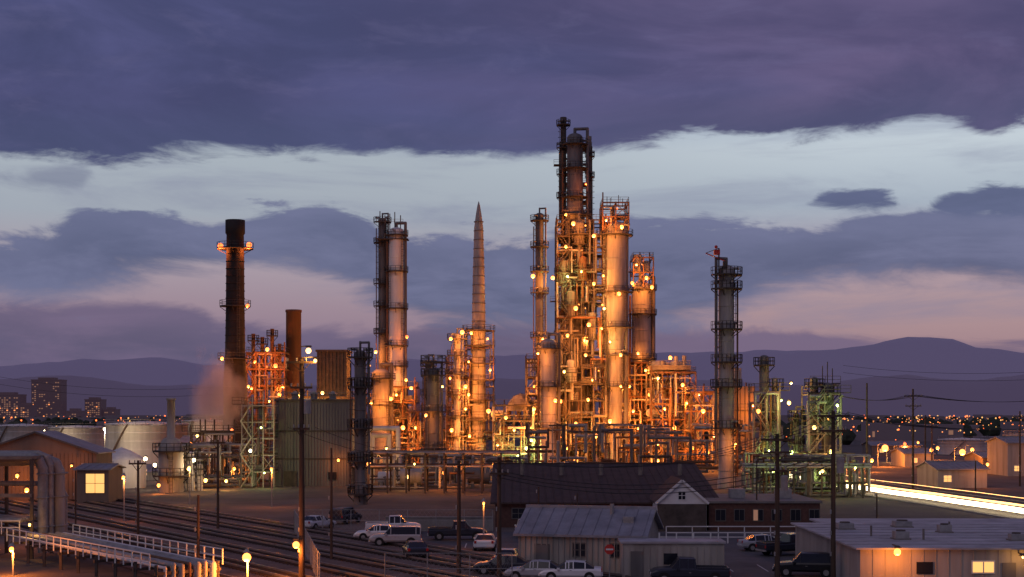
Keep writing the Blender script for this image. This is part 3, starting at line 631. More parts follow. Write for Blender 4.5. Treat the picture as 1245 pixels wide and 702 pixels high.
def gable_building(name,x0,x1,y0,y1,ze,zr,wall,roof,ridge='x',wins=(),doors=(),lights=(),over=.4,ribs=0,trim='frame_white'):
    b=B(); b.box(x0,x1,y0,y1,0,ze,wall)
    t=.18
    if ridge=='x':
        ym=(y0+y1)/2
        for ya,yb in ((y0-over,ym),(y1+over,ym)):
            zlow=ze-over*(zr-ze)/((y1-y0)/2)
            vs=[(x0-over,ya,zlow),(x1+over,ya,zlow),(x1+over,yb,zr),(x0-over,yb,zr),(x0-over,ya,zlow+t),(x1+over,ya,zlow+t),(x1+over,yb,zr+t),(x0-over,yb,zr+t)]
            b.add(vs,[(0,1,2,3),(4,5,6,7),(0,1,5,4),(2,3,7,6),(0,3,7,4),(1,2,6,5)],roof)
            nseg=int((x1-x0)/.9)
            for k in range(nseg+1):
                xx=x0+(x1-x0)*k/nseg; b.beam((xx,ya,zlow+t+.03),(xx,yb,zr+t+.03),.06,roof)
        for xx in (x0,x1): b.add([(xx,y0,ze),(xx,y1,ze),(xx,ym,zr)],[(0,1,2)],wall)
        b.beam((x0-over,ym,zr+t),(x1+over,ym,zr+t),.3,roof)
    else:
        xm=(x0+x1)/2
        for xa,xb in ((x0-over,xm),(x1+over,xm)):
            zlow=ze-over*(zr-ze)/((x1-x0)/2)
            vs=[(xa,y0-over,zlow),(xa,y1+over,zlow),(xb,y1+over,zr),(xb,y0-over,zr),(xa,y0-over,zlow+t),(xa,y1+over,zlow+t),(xb,y1+over,zr+t),(xb,y0-over,zr+t)]
            b.add(vs,[(0,1,2,3),(4,5,6,7),(0,1,5,4),(2,3,7,6),(0,3,7,4),(1,2,6,5)],roof)
        for yy in (y0,y1): b.add([(x0,yy,ze),(x1,yy,ze),(xm,yy,zr)],[(0,1,2)],wall)
        b.beam((x0-over,y0-over-.03,zlow+.05),(xm,y0-over-.03,zr+.05),.1,trim,.25); b.beam((x1+over,y0-over-.03,zlow+.05),(xm,y0-over-.03,zr+.05),.1,trim,.25)
    for k in range(ribs+1):
        if ribs: b.beam((x0+(x1-x0)*k/ribs,y0-.03,0),(x0+(x1-x0)*k/ribs,y0-.03,ze-.05),.06,wall,.1)
    for (cx,z0,w_,h,m_) in wins:
        b.box(cx-w_/2-.1,cx+w_/2+.1,y0-.06,y0-.003,z0-.1,z0+h+.1,trim); b.box(cx-w_/2,cx+w_/2,y0-.07,y0-.05,z0,z0+h,m_); b.box(cx-.03,cx+.03,y0-.09,y0-.06,z0,z0+h,trim); b.box(cx-w_/2,cx+w_/2,y0-.088,y0-.062,z0+h*.5-.03,z0+h*.5+.03,trim)
    for (cx,w_,h,m_) in doors: b.box(cx-w_/2-.1,cx+w_/2+.1,y0-.07,y0-.003,0,h+.1,trim); b.box(cx-w_/2,cx+w_/2,y0-.10,y0-.06,0,h,m_)
    for l in lights: b.light(*l)
    return b
Y=200
b=gable_building('shed',WX(-30,Y),WX(117,Y),Y,Y+8,WZ(551,Y),WZ(526,Y),'clad_brown','roof_metal','y',ribs=30,trim='frame_grey',doors=((WX(60,Y),4,4.5,'clad_dark'),),lights=((WX(30,Y),Y-3,3.6,'o',500),(WX(95,Y),Y-3,5,'o',200)))
build('warehouse_shed',b)
Y=198
b=gable_building('pump',WX(104,Y),WX(142,Y),Y-4,Y+3,WZ(570,Y),WZ(566,Y),'clad_brown','roof_metal','x',trim='frame_grey',wins=((WX(126,Y),1.4,2.5,2.6,'win_lit'),)); build('pump_house',b)
b=gable_building('a',WX(215,300),WX(270,300),300,315,WZ(540,300),WZ(532,300),'white_paint','roof_metal','x',wins=((WX(235,300),2,2,1.2,'glass_dark'),),lights=((WX(250,298),295,5,'w',600),)); build('control_building',b)
b=gable_building('a',WX(150,260),WX(200,260),262,272,WZ(575,260),WZ(568,260),'cream','roof_metal','x',wins=((WX(170,260),1,1.5,1.,'win_lit'),),lights=((WX(190,258),257,3,'w',250),)); build('control_building',b)
b=B(); clutter(b,WX(180,230),WX(300,230),232,260,.3,7,90,.1,.3); frame(b,WX(232,262),WX(285,262),262,270,9,3,1,3,'steel',.5,pipes=1.5,mw=.8)
for (px,py,Y,c,p) in ((262,560,256,'w',400),(250,585,229,'y',300),(285,570,240,'o',900),(240,530,256,'y',500),(275,600,227,'y',300)): b.light(WX(px,Y),Y,max(1.5,WZ(py,Y)),c,p)
build('utility_piping',b)
b=B()
for i,(px,t,r) in enumerate(((52,556,.42),(61,552,.30),(72,560,.50),(79,588,.22))):
    Y=121+i*.8; x=WX(px,Y); z=WZ(t,Y)
    b.pipe([(x-14,Y,z),(x-1.0,Y,z),(x-.3,Y,z-.3),(x,Y,z-1.0),(x,Y,.3)],r,'galv' if i!=2 else 'alu',14)
    for zz in (2.5,5,7): b.lathe(x,Y,[(r,zz-.08),(r+.08,zz-.06),(r+.08,zz+.06),(r,zz+.08)],'galv',14)
Y=120
b.box(-56,WX(46,Y),Y-1.5,Y+4,WZ(553,Y)-.35,WZ(553,Y)-.1,'steel_lt')
for x in (-56,-52,-48,-44,WX(45,Y)): 
    for y in (Y-1.3,Y+3.8): b.beam((x,y,0),(x,y,WZ(553,Y)-.3),.26,'steel')
b.beam((-56,Y-1.4,5.3),(WX(46,Y),Y-1.4,5.3),.2,'steel_lt',.3)
for k in range(6): b.cyl((-56,Y-1+k*.8,3.2),(-41,Y-1+k*.8,3.2),.2,'galv',n=10)
b.rail([(-56,Y-1.6,2.1),(-41,Y-1.6,2.1)],'frame_white',1.1,.07,1.5); b.box(-56,-41,Y-1.7,Y+1,1.95,2.08,'grating')
b.light(WX(28,Y+8),Y+9,5.2,'o',700,r=.22); b.light(WX(36,Y-3),Y-3,3.0,'y',120,r=.12)  # lamps added here to brighten the dark pipes
build('overhead_pipe_bridge',b)
b=B(); a=Vector((-39.6,119,0)); e=Vector((-23.0,100,0)); d=(e-a).normalized(); nn=Vector((d.y,-d.x,0))
for k in range(7):
    o=nn*(k*.62-2.2); r=(.26,.18,.3,.14,.24,.18,.12)[k]; zz=2.0 if k%2 else 1.85
    A_=a+o+Vector((0,0,zz)); E_=e+o+Vector((0,0,zz-.5)); b.pipe([A_,E_,E_-Vector((0,0,zz-.6))],r,('white_paint','alu','galv','rust','alu','galv','white_paint')[k],n=12)
for k in range(9):
    q=a.lerp(e,k/8); 
    for o in (-2.6,2.2): b.beam(q+nn*o,q+nn*o+Vector((0,0,1.6)),.2,'steel')
    b.beam(q+nn*-2.8+Vector((0,0,1.4-.4*k/8)),q+nn*2.4+Vector((0,0,1.4-.4*k/8)),.2,'steel')
b.rail([a+nn*-3+Vector((0,0,1.6)),e+nn*-3+Vector((0,0,1.3))],'frame_white',1.1,.08,1.3)
b.rail([a+nn*2.7+Vector((0,0,1.6)),e+nn*2.7+Vector((0,0,1.3))],'frame_white',1.1,.08,1.3)
build('pipe_trestle',b)

# ============================================================ RAILWAY
dv=Vector((.545,-.838,0)); nv=Vector((.838,.545,0)); P0=Vector((-24.2,129.7,0))
def strip(c,w_,l0,l1,z,m):
    b=B(); p=[c+dv*l0-nv*w_/2,c+dv*l1-nv*w_/2,c+dv*l1+nv*w_/2,c+dv*l0+nv*w_/2]
    b.add([(q.x,q.y,z) for q in p],[(0,1,2,3)],m); return b
build('ballast_bed',strip(P0+nv*.5,31,-230,70,.05,'ballast'),(0,0,0))
for t in range(6):
    c=P0+nv*(-12+t*4.9); b=B()
    k=-200
    while k<60:
        q=c+dv*k; b.beam(q-nv*1.3+Vector((0,0,.10)),q+nv*1.3+Vector((0,0,.10)),.24,'sleeper',.12); k+=.75
    for s_ in (-.75,.75): b.beam(c+nv*s_+dv*-200+Vector((0,0,.24)),c+nv*s_+dv*60+Vector((0,0,.24)),.09,'railsteel',.16)
    build('railway_track',b)

# ============================================================ ROADS, LOT
b=B(); b.add([(-13,100,.012),(24,100,.012),(24,146,.012),(-22,146,.012)],[(0,1,2,3)],'asphalt'); build('parking_lot',b,(0,0,0))
b=B(); b.add([(-12,84,.02),(60,84,.02),(60,100,.02),(-12,100,.02)],[(0,1,2,3)],'asphalt')
for k in range(12): b.box(-10+k*5.5,-7+k*5.5,91.9,92.05,.024,.026,'paintline')
b.box(-12,60,100.3,100.45,.02,.14,'kerb'); build('access_road',b,(0,0,0))
b=B()
for k in range(14): b.box(-2+k*2.7,-1.9+k*2.7,109,114,.016,.018,'paintline')
for k in range(8): b.box(-13+k*2.9,-12.9+k*2.9,128,133,.016,.018,'paintline')
build('parking_markings',b,(0,0,0))
hw=[(66,110),(64,150),(61.5,178),(58,208),(55,232),(53,300),(60,420),(90,600)]
def hp(t):
    k=min(len(hw)-2,int(t)); f=t-k; return Vector((hw[k][0]*(1-f)+hw[k+1][0]*f,hw[k][1]*(1-f)+hw[k+1][1]*f,0))
b=B(); vs=[];
for k in range(57):
    p=hp(k/8); vs+=[(p.x-5,p.y,.02),(p.x+11,p.y,.02)]
b.add(vs,[(2*k,2*k+1,2*k+3,2*k+2) for k in range(56)],'asphalt')
for k in range(0,56,2):
    for o in (.5,6.):
        p=hp(k/8);q=hp((k+.7)/8); b.add([(p.x+o-.08,p.y,.026),(p.x+o+.08,p.y,.026),(q.x+o+.08,q.y,.026),(q.x+o-.08,q.y,.026)],[(0,1,2,3)],'paintline')
for k in range(56):
    for o in (-5.2,11.2):
        p=hp(k/8);q=hp((k+1)/8); b.beam((p.x+o,p.y,.07),(q.x+o,q.y,.07),.2,'kerb',.14)
build('highway',b,(0,0,0))
b=B()
for (o,z,r,m_) in ((-2.2,.75,.11,'trail_w'),(-1.2,.75,.11,'trail_w'),(-2.6,1.0,.08,'trail_w'),(-.4,.65,.09,'trail_w'),(1.8,.7,.07,'trail_o'),(2.8,.7,.07,'trail_o'),(-1.8,1.35,.05,'trail_o'),(3.6,1.5,.04,'trail_o'),(-3,.6,.08,'trail_w')):
    k0=R.uniform(0,5); 
    for k in range(int(k0),38):
        p=hp(k/8)+Vector((o,0,z+.02*math.sin(k))); q=hp((k+1)/8)+Vector((o,0,z+.02*math.sin(k+1))); b.cyl(p,q,r,m_,n=6,cap=False)
build('vehicle_light_trails',b,(0,0,0))

# ============================================================ MID BUILDINGS
Y=152
x0,x1=WX(602,Y),WX(872,Y)
b=gable_building('',x0,x1,Y,Y+44,WZ(612,Y),WZ(566,Y+22),'brick','roof_brown','x',trim='frame_grey',
  wins=[(x0+2.5+k*5.4,1.0,1.3,1.0,'glass_dark') for k in range(3)],doors=((x0+19.5,1.1,2.1,'clad_dark'),),over=.5)
for k in range(5): b.cyl((x0+3+k*4.6,Y+14,5.0),(x0+3+k*4.6,Y+14,6.3),.25,'steel_lt',n=8)
build('brick_workshop',b)
Y=147
b=gable_building('',WX(799,Y),WX(859,Y),Y,Y+9,WZ(611,Y),WZ(585,Y),'frame_white','roof_brown','y',wins=((WX(829,Y),3.3,.7,.8,'glass_dark'),),over=.2); 
b.box(WX(799,Y)+.02,WX(859,Y)-.02,Y-.03,Y-.004,0,WZ(613,Y),'steel'); build('gabled_porch_building',b)
Y=148; x0,x1=WX(862,Y),WX(997,Y)
b=B(); z=WZ(612,Y); b.box(x0,x1,Y,Y+14,0,z,'brick'); b.box(x0-.2,x1+.2,Y-.2,Y+14.2,z,z+.22,'clad_dark'); 
for k in range(6):
    cx=x0+1.2+k*1.95; b.box(cx-.56,cx+.56,Y-.06,Y-.003,.95,2.25,'frame_grey'); b.box(cx-.48,cx-.03,Y-.08,Y-.05,1.05,2.15,'glass_dark' if k!=2 else 'win_dim'); b.box(cx+.03,cx+.48,Y-.08,Y-.05,1.05,2.15,'glass_dark')
for cx in (x0+3,x0+8): b.box(cx,cx+1.6,Y+5,Y+6.6,z+.25,z+1.2,'galv')
build('brick_office',b)
b=B(); b.rail([(WX(810,138),138,0),(WX(1000,138),138,0)],'frame_white',1.2,.09,2.2); build('guard_railing',b)
b=B()
for k in range(15):
    x=WX(760,133)+k*1.6; b.beam((x,133,0),(x,133,1.0),.12,'frame_white')
b.beam((WX(760,133),133,.6),(WX(960,133),133,.6),.08,'frame_white'); build('bollard_fence',b)
b=gable_building('',-5.2,4.4,-4,4,WZ(652,107),4.55,'cream','roof_metal','x',ribs=22,trim='frame_grey',wins=((-.5,1.3,.9,.9,'glass_dark'),(2.4,1.3,.9,.9,'glass_dark')),doors=((-3.4,.95,2.05,'clad_dark'),))
b.cyl((1.5,-1,3.8),(1.5,-1,5.1),.16,'galv',n=8); b.box(2.6,3.4,-2.4,-1.6,3.5,4.2,'galv'); build('metal_shed',b,(WX(724,112),112,0),math.radians(-14))
Y=104.0; x0,x1=WX(757,Y),WX(880,Y); z=WZ(661,Y)
b=B(); b.box(x0,x1,Y,Y+2.6,0,z,'cream'); b.box(x0-.15,x1+.15,Y-.15,Y+2.7,z,z+.15,'roof_white')
for k in range(16): b.beam((x0+(x1-x0)*k/15,Y-.03,0),(x0+(x1-x0)*k/15,Y-.03,z-.03),.05,'cream')
b.box(x0+.6,x0+1.5,Y-.07,Y-.003,0,2.05,'clad_dark'); b.box(x0+3,x0+4,Y-.07,Y-.003,1.1,1.9,'glass_dark'); build('storage_trailer',b)
Y0=96; x0=WX(1046,Y0); x1=x0+26; z=WZ(668,Y0)
b=B(); b.box(x0,x1,Y0,Y0+22,0,z,'cream'); b.box(x0-.35,x1+.3,Y0-.35,Y0+22.3,z,z+.12,'roof_white'); 
for k in range(1,9): b.box(x0-.35,x1+.3,Y0-.3+k*2.5,Y0-.2+k*2.5,z+.12,z+.15,'galv')
for k in range(30): b.beam((x0+k*.85,Y0-.02,0),(x0+k*.85,Y0-.02,z),.05,'cream')
for (dx,dy,w_,h) in ((4,6,1.0,.5),(9,12,.9,.5),(2,15,1.2,.4),(12,5,.9,.4),(7,17,1.3,.4)):
    b.box(x0+dx,x0+dx+w_,Y0+dy,Y0+dy+w_,z+.2,z+.2+h,'galv'); b.box(x0+dx-.1,x0+dx+w_+.1,Y0+dy-.1,Y0+dy+w_+.1,z+.12,z+.2,'steel_lt'); b.lathe(x0+dx+w_/2,Y0+dy+w_/2,[(w_*.35,z+.2+h),(w_*.33,z+.3+h),(.01,z+.3+h)],'steel',12)
for (dx,dy) in ((6,6),(10,13),(3,9)): b.cyl((x0+dx,Y0+dy,z),(x0+dx,Y0+dy,z+.9),.08,'steel_lt',n=8)
xw=WX(1195,Y0); b.box(xw-.8,xw+.8,Y0-.08,Y0-.03,1.3,2.2,'frame_white'); b.box(xw-.7,xw+.7,Y0-.11,Y0-.07,1.4,2.1,'win_lit'); b.box(xw-.04,xw+.04,Y0-.14,Y0-.1,1.4,2.1,'frame_white')
b.box(xw+1.3,xw+2.2,Y0-.1,Y0-.03,0,2.05,'clad_dark'); b.box(xw-4.5,xw-3.4,Y0-.1,Y0-.03,1.3,2.1,'glass_dark')
b.light(WX(1090,Y0-1.2),Y0-1.4,WZ(671,Y0-1.2),'o',320,r=.26); b.light(xw+2.4,Y0-.8,2.5,'y',40,r=.08)
build('flat_roof_building',b)
Y=119.6
b=B(); x0=WX(1015,Y); b.box(x0,x0+24,Y,Y+9,0,2.5,'clad_dark'); b.box(x0-.2,x0+24.2,Y-.2,Y+9.2,2.5,2.65,'roof_white'); 
for k in range(5): b.box(x0+1.5+k*3.6,x0+2.9+k*3.6,Y-.06,Y-.003,1,2.0,'glass_dark')
build('flat_roof_building',b)
for (pa,pb,t,Y,m_) in ((1140,1200,572,235,'cream'),(1195,1245,560,300,'clad_brown'),(1225,1275,535,280,'cream'),(1060,1120,548,420,'clad_dark'),(1100,1135,560,330,'cream')):
    b=gable_building('',WX(pa,Y),WX(pb,Y),Y,Y+12,max(3,WZ(t+4,Y)),max(4,WZ(t-2,Y)),m_,'roof_metal','x',wins=[(WX(pa+12,Y),1,1.2,1,'win_lit')],lights=((WX(pb-8,Y),Y-3.5,4,'o',500),)); build('industrial_building',b)

def street_lamp(px,Y,py,c='o',p=300,r=.3):
    b=B(); x=WX(px,Y); z=WZ(py,Y); b.cyl((x-1.7,Y,0),(x-1.7,Y,z+.8),.14,'galv',r1=.09,n=8); b.pipe([(x-1.7,Y,z+.8),(x-1.1,Y,z+1.1),(x-.2,Y,z+r+.3)],.06,'galv',6); b.beam((x-.4,Y,z+r+.15),(x+.4,Y,z+r+.12),.3,'galv',.15)
    b.light(x,Y,z,c,p,r=r,fix=False); build('street_lamp',b)
for a in ((1076,330,545,'o',4500,.85),(1095,350,547,'o',1500,.5),(1086,360,552,'y',1200,.4),(1170,300,550,'o',3500,.7),(1182,340,547,'o',2000,.5),(1060,300,560,'o',1500,.4),(1140,380,545,'o',1800,.5),(1210,400,548,'r',1500,.5),(1232,360,556,'o',1500,.5),(1100,420,540,'r',1500,.5),(1040,260,570,'o',900,.3),(1020,300,556,'o',1200,.3),(1160,250,585,'o',700,.25)): street_lamp(*a)

# ============================================================ POLES & WIRES
def pole(px,Y,top,arms=(),wd=.36,lamps=(),trans=None,m='wood_pole',name='utility_pole'):
    b=B(); x=WX(px,Y); z=WZ(top,Y); b.cyl((x,Y,0),(x,Y,z),wd/2,m,r1=wd*.36,n=10)
    for (dz,w_) in arms:
        b.beam((x-w_/2,Y-.22,z-dz),(x+w_/2,Y-.22,z-dz),.13,m,.16)
        for q in (-.46,-.16,.16,.46): b.cyl((x+q*w_,Y-.22,z-dz+.08),(x+q*w_,Y-.22,z-dz+.32),.06,'galv',n=6)
        b.beam((x,Y-.2,z-dz-.7),(x+w_*.3,Y-.2,z-dz-.05),.05,m); b.beam((x,Y-.2,z-dz-.7),(x-w_*.3,Y-.2,z-dz-.05),.05,m)
    if trans: b.cyl((x+.45,Y-.25,z-trans-1),(x+.45,Y-.25,z-trans),.27,'galv',n=12); b.dome(x+.45,Y-.25,z-trans,.27,.1,'galv',12)
    for i in range(3): b.beam((x-.2,Y-.1,2+i*1.5),(x-.2,Y-.1,2.3+i*1.5),.1,'galv')
    for (dx,zz,c,p,r) in lamps:
        b.beam((x,Y-.2,zz+r+.1),(x+dx,Y-.3,zz+r+.14),.07,'steel'); b.box(x+dx-.2,x+dx+.2,Y-.55,Y-.25,zz+r+.04,zz+r+.16,'steel'); b.light(x+dx,Y-.45,zz,c,p,r=r,fix=False)
    build(name,b); return (x,Y,z)
A=pole(367,104,435,((.35,2.2),(2.2,1.6),(5.2,1.2)),.46,((.55,WZ(427,104),'y',110,.22),(1.05,WZ(439,104),'y',80,.13),(-.35,WZ(662,104),'o',350,.28)),trans=3.1)
Bp=pole(558,106,560,((.3,1.8),),.34); C=pole(607,104,556,((.3,2.0),(1.2,1.4)),.36)
D=pole(945,101,528,((.4,2.4),(1.3,2.0),(2.6,1.2)),.40,trans=3.0); E=pole(1013,101,500,((.35,2.2),(1.4,1.8)),.38,trans=3.4)
G=pole(403,118,545,(),.24); pole(265,150,535,((.3,1.6),),.3); pole(168,132,560,((.3,1.6),),.28); pole(241,104,602,(),.26); pole(92,150,572,(),.2)
Hh=pole(1054,220,466,(),.36); I=pole(1110,232,473,((1.2,3.0),(2.8,2.6)),.42); pole(1125,260,505,((.6,2.2),),.34); pole(1186,220,560,(),.25); pole(1066,150,600,(),.2); pole(1240,240,500,((1,2.5),),.34)
pole(1133,300,515,((.6,2.4),),.34); pole(655,128,592,(),.16); pole(920,150,560,(),.18); pole(702,118,600,(),.14)
b=B()
def wire(p,q,sag,r=.018,n=14):
    p=Vector(p);q=Vector(q); pr=p
    for i in range(1,n+1):
        t=i/n; c=p.lerp(q,t)-Vector((0,0,sag*4*t*(1-t))); b.cyl(pr,c,r,'wire',n=4,cap=False); pr=c
for o in (-1.0,1.0):
    wire((A[0]+o,A[1]-.2,A[2]-5.1),(C[0]+o*.9,C[1]-.2,C[2]),1.0)
for o in (-1.0,-.35,.35,1.0):
    wire((C[0]+o,C[1]-.2,C[2]),(D[0]+o,D[1]-.2,D[2]-.1),1.4); wire((D[0]+o,D[1]-.2,D[2]-.2),(E[0]+o,E[1]-.2,E[2]-.1),.3); wire((E[0]+o,E[1]-.2,E[2]-.1),(WX(1330,110),110+o,11.5),.9)
    wire((I[0]+o,I[1]-.2,I[2]-1.0),(WX(1330,250),250+o,16),1.4,r=.03); wire((I[0]+o,I[1]-.2,I[2]-1.0),(WX(1013,200),200,15),.9,r=.03)
for k in range(3): wire((C[0],C[1],C[2]-1-k*.25),(E[0],E[1],E[2]-3-k*.4),1.6,.028)
for k in range(2): wire((WX(-60,420),420,24+k*2.2),(WX(270,400),400,18+k*2.),3,.04); wire((WX(1025,600),600,30+k*3),(WX(1330,560),560,28+k*3),3,.06)
build('power_lines',b,(0,0,0))

def fence(name,pts,h=2.2):
    b=B()
    for i in range(len(pts)-1):
        a=Vector(pts[i]);e=Vector(pts[i+1]); L_=(e-a).length; n=int(L_/2.6)
        for k in range(n+1): q=a.lerp(e,k/n); b.cyl(q,q+Vector((0,0,h)),.04,'galv',n=6)
        for hh in (h*.02,h*.5,h): b.beam(a+Vector((0,0,hh+.02)),e+Vector((0,0,hh+.02)),.04,'galv')
        m_=int(L_/.45)
        for k in range(m_): 
            q=a.lerp(e,k/m_); q2=a.lerp(e,min(1,(k+4)/m_)); b.beam(q,q2+Vector((0,0,h)),.010,'galv'); b.beam(q2,q+Vector((0,0,h)),.010,'galv')
    build(name,b)
fence('chain_link_fence',[(-13.5,100,0),(-22.5,147,0),(-2,147,0)]); fence('chain_link_fence',[(-9,100.8,0),(0,100.8,0)])
b=B(); b.box(WX(470,150),WX(600,150),148.5,148.8,0,1.3,'concrete'); b.box(WX(470,150),WX(600,150),148.4,148.9,1.3,1.4,'concrete'); build('concrete_wall',b)

# ============================================================ VEHICLES
def vehicle(kind,px,Y,rot,paint):
    b=B(); 
    if kind=='pickup':
        st=[(-2.8,.45,.95,.95,.88),(-2.75,.42,1.05,1.07,.90),(-.55,.42,1.08,1.10,.90),(-.50,.42,1.10,1.12,.90),(-.35,.42,1.12,1.80,.72),(.75,.42,1.12,1.84,.74),(1.35,.42,1.10,1.14,.84),(2.3,.42,1.03,1.08,.86),(2.72,.45,.88,.92,.82),(2.8,.5,.75,.78,.78)]; wb=(-1.75,1.85); rw=.38
    elif kind=='suv':
        st=[(-2.35,.45,.95,1.0,.80),(-2.3,.40,1.05,1.68,.66),(-1.9,.38,1.07,1.76,.70),(.4,.38,1.06,1.76,.72),(1.05,.38,1.03,1.08,.82),(2.0,.38,.96,1.0,.82),(2.32,.42,.80,.83,.76),(2.38,.5,.7,.72,.72)]; wb=(-1.45,1.45); rw=.36
    else:
        st=[(-2.25,.40,.80,.84,.76),(-2.2,.32,.88,.95,.80),(-1.7,.30,.92,.99,.78),(-1.05,.30,.93,1.38,.62),(-.2,.30,.92,1.43,.62),(.35,.30,.91,1.38,.62),(1.15,.30,.88,.93,.76),(1.95,.30,.78,.83,.76),(2.2,.35,.65,.68,.72),(2.26,.42,.58,.6,.68)]; wb=(-1.35,1.4); rw=.32
    W_=.93; n=len(st); vs=[]
    for (x,zb,zt,zr,wr) in st:
        e=.90 if x in (st[0][0],st[-1][0]) else 1.
        ring=[(-W_*.88*e,zb),(-W_*e,zb+.15),(-W_*e,zt-.12),(-W_*.95*e,zt),(-wr,zr-.03),(-wr*.8,zr),(wr*.8,zr),(wr,zr-.03),(W_*.95*e,zt),(W_*e,zt-.12),(W_*e,zb+.15),(W_*.88*e,zb)]
        vs+=[(x,y,z) for y,z in ring]
    k=12
    fp=[];fg=[]
    for i in range(n-1):
        tall=(st[i][3]-st[i][2]>.3,st[i+1][3]-st[i+1][2]>.3)
        for j in range(k):
            f=(i*k+j,(i+1)*k+j,(i+1)*k+(j+1)%k,i*k+(j+1)%k)
            g=(j in (3,7) and (tall[0] or tall[1])) or (j in (4,5,6) and tall[0]!=tall[1])
            (fg if g else fp).append(f)
    b.add(vs,fp,paint,False); b.add(vs,fg,'glass_dark',False); b.add(vs,[list(range(k)),list(range((n-1)*k+k-1,(n-1)*k-1,-1))],paint)
    for i in range(1,n-1):
        if st[i][3]-st[i][2]>.3:
            for s_ in (-1,1): b.beam((st[i][0],s_*W_*.955,st[i][2]),(st[i][0],s_*(st[i][4]+.01),st[i][3]-.02),.07,paint)
    xm=(wb[0]+wb[1])/2+.1
    for s_ in (-1,1): b.beam((xm,s_*W_*.955,st[3][2]),(xm,s_*(.70),st[4][3]-.05),.07,paint); b.box(xm+.65,xm+.85,s_*1.0-.09,s_*1.0+.09,1.0 if kind!='car' else .85,1.15 if kind!='car' else 1.,paint); b.box(xm-.2,xm-.05,s_*W_-.015,s_*W_+.015,.8,.84,'galv')
    for x in wb:
        for s_ in (-1,1):
            b.cyl((x,s_*.70,rw),(x,s_*.95,rw),rw,'rubber',n=18); b.cyl((x,s_*.94,rw),(x,s_*.965,rw),rw*.6,'galv',n=12)
            b.cyl((x,s_*.80,rw+.02),(x,s_*.935,rw+.02),rw*1.2,'rubber',n=18)
    xf=st[-1][0];xr=st[0][0]; zt=st[-2][2]
    for s_ in (-1,1): b.box(xf-.06,xf+.03,s_*.62-.16,s_*.62+.16,zt-.22,zt-.04,'head_lens'); b.box(xr-.02,xr+.05,s_*.76-.1,s_*.76+.1,.72,.95,'tail_lens')
    b.box(xf-.05,xf+.02,-.42,.42,zt-.24,zt-.06,'rubber'); b.box(xf-.08,xf+.08,-.84,.84,.38,.54,'galv' if kind=='pickup' else paint); b.box(xr-.08,xr+.05,-.84,.84,.42,.56,'galv' if kind=='pickup' else paint)
    if kind=='pickup':
        b.box(-2.62,-.65,-.74,.74,1.09,1.115,'rubber')
        for s_ in (-1,1): b.beam((-2.75,s_*.85,1.10),(-.5,s_*.85,1.13),.12,paint)
        b.beam((-2.74,-.85,1.10),(-2.74,.85,1.10),.1,paint)
    build({'pickup':'pickup_truck','suv':'parked_suv','car':'parked_car'}[kind],b,(WX(px,Y),Y,.02),math.radians(rot))
vehicle('pickup',838,101.6,178,'paint_dark'); vehicle('pickup',478,144,4,'paint_white'); vehicle('suv',481,131,182,'paint_silver'); vehicle('pickup',556,137,3,'paint_dark')
vehicle('suv',640,140,95,'paint_white'); vehicle('car',618,113,80,'paint_silver'); vehicle('car',652,103.6,172,'paint_silver'); vehicle('car',694,103.2,176,'paint_white'); vehicle('car',612,107.5,175,'paint_dark')
vehicle('suv',980,106,168,'paint_black'); vehicle('car',1046,91.8,150,'paint_white'); vehicle('car',1003,114,90,'paint_silver'); vehicle('pickup',960,122,20,'paint_dark'); vehicle('car',505,120,100,'paint_dark'); vehicle('car',930,126,5,'paint_silver'); vehicle('car',590,127,88,'paint_white'); vehicle('car',385,150,60,'paint_white')
vehicle('suv',420,158,70,'paint_dark'); vehicle('car',460,137,182,'paint_white')

b=B(); Y=102.4; x=WX(741,Y); z=WZ(668,Y); b.cyl((x,Y,0),(x,Y,z+.35),.04,'galv',n=6)
vs=[(x+.38*math.cos(math.pi/8+k*math.pi/4),Y-.06,z+.38*math.sin(math.pi/8+k*math.pi/4)) for k in range(8)]; vs2=[(a,Y-.09,c) for a,_,c in vs]
b.add(vs+vs2,[list(range(8)),list(range(8,16))]+[(k,(k+1)%8,8+(k+1)%8,8+k) for k in range(8)],'red_paint'); b.box(x-.26,x+.26,Y-.10,Y-.092,z-.06,z+.06,'frame_white'); build('stop_sign',b)
def yard_lamp(px,Y,z,c,p,r): 
    b=B(); x=WX(px,Y); b.cyl((x,Y+.35,0),(x,Y+.35,z+r+.3),.07,'galv',n=8); b.beam((x,Y+.35,z+r+.25),(x,Y-.1,z+r+.25),.06,'galv'); b.cyl((x,Y,z+r+.25),(x,Y,z+r+.02),.1,'galv',r1=.26,n=10); b.light(x,Y,z,c,p,r=r,fix=False); build('yard_lamp',b)
yard_lamp(300,101,1.9,'o',2200,.34); yard_lamp(588,126,4.2,'o',150,.12); yard_lamp(330,185,5,'o',700,.2); yard_lamp(150,160,5,'o',600,.2); yard_lamp(230,190,5,'y',450,.2); yard_lamp(14,106,2.0,'o',1100,.2)

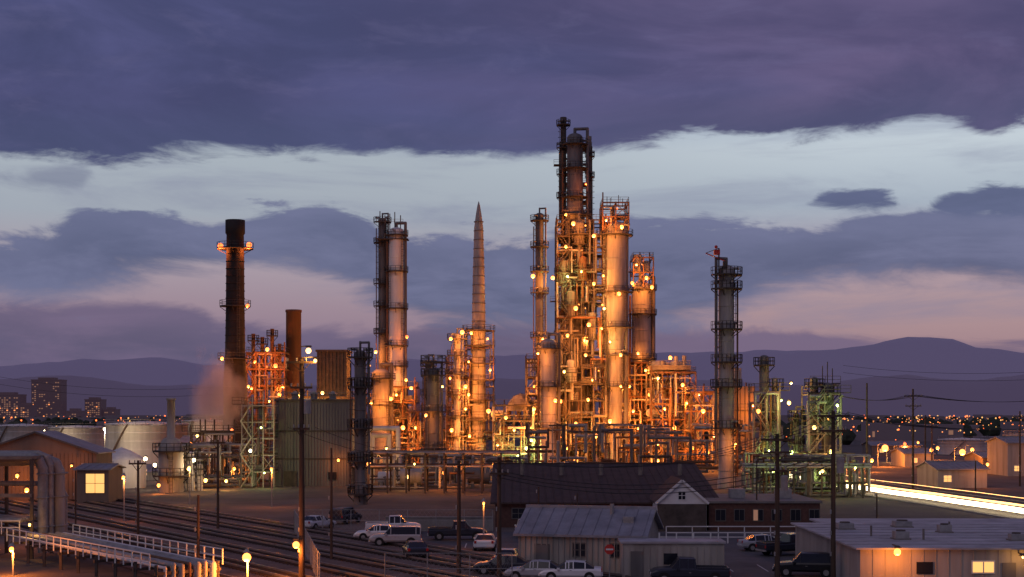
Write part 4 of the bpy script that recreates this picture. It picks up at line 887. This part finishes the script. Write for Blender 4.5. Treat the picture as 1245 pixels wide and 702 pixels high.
# ============================================================ STEAM
def steam(px,py,Y,sx,sy,sz,dens,name='steam_plume'):
    me=bpy.data.meshes.new(name); bb=B(); bb.ball((0,0,0),1.0,'frame_white',20); me.from_pydata(bb.v,[],bb.f); ob=bpy.data.objects.new(name,me); scene.collection.objects.link(ob)
    ob.location=(WX(px,Y),Y,WZ(py,Y)); ob.scale=(sx,sy,sz)
    m=bpy.data.materials.new('steam'); m.use_nodes=True; n_=m.node_tree.nodes; l_=m.node_tree.links; n_.clear()
    t=n_.new('ShaderNodeTexCoord'); ln=n_.new('ShaderNodeVectorMath'); ln.operation='LENGTH'; l_.new(t.outputs['Object'],ln.inputs[0])
    nz=n_.new('ShaderNodeTexNoise'); nz.inputs['Scale'].default_value=2.0; nz.inputs['Detail'].default_value=3; nz.inputs['Distortion'].default_value=.4; l_.new(t.outputs['Object'],nz.inputs['Vector'])
    a=n_.new('ShaderNodeMath'); a.operation='SUBTRACT'; a.inputs[0].default_value=.68; l_.new(ln.outputs['Value'],a.inputs[1])
    c=n_.new('ShaderNodeMath'); c.operation='MULTIPLY_ADD'; l_.new(nz.outputs['Fac'],c.inputs[0]); c.inputs[1].default_value=1.3; c.inputs[2].default_value=-.65
    d=n_.new('ShaderNodeMath'); d.operation='ADD'; l_.new(a.outputs[0],d.inputs[0]); l_.new(c.outputs[0],d.inputs[1])
    e=n_.new('ShaderNodeMath'); e.operation='MULTIPLY'; e.use_clamp=False; l_.new(d.outputs[0],e.inputs[0]); e.inputs[1].default_value=dens
    g=n_.new('ShaderNodeMath'); g.operation='MAXIMUM'; l_.new(e.outputs[0],g.inputs[0]); g.inputs[1].default_value=0
    vo=n_.new('ShaderNodeVolumePrincipled'); vo.inputs['Color'].default_value=(.98,.90,.92,1); l_.new(g.outputs[0],vo.inputs['Density']); vo.inputs['Anisotropy'].default_value=.1
    o=n_.new('ShaderNodeOutputMaterial'); l_.new(vo.outputs[0],o.inputs['Volume']); me.materials.append(m)
steam(262,486,294,8,5.5,15,.6)
b=B(); Y=286; x=WX(262,Y); b.cyl((x-3,Y,0),(x-3,Y,6),.1,'galv',n=8); b.light(x-3,Y,6.4,'w',5500,r=.3); b.light(WX(282,Y),Y,9,'r',4000,r=.3,fix=False); b.beam((WX(282,Y),Y,0),(WX(282,Y),Y,8.7),.2,'steel'); build('steam_fill_lamps',b)  # masts and lamps added to light up the steam

# ============================================================ CAMERA
cd=bpy.data.cameras.new('camera'); cam=bpy.data.objects.new('camera',cd); scene.collection.objects.link(cam); cam.location=(0,0,H); cam.rotation_euler=(math.radians(90),0,0)
cd.lens=50; cd.sensor_width=36; cd.shift_y=(HY-351)/1245; cd.clip_end=60000; cd.clip_start=.5; scene.camera=cam
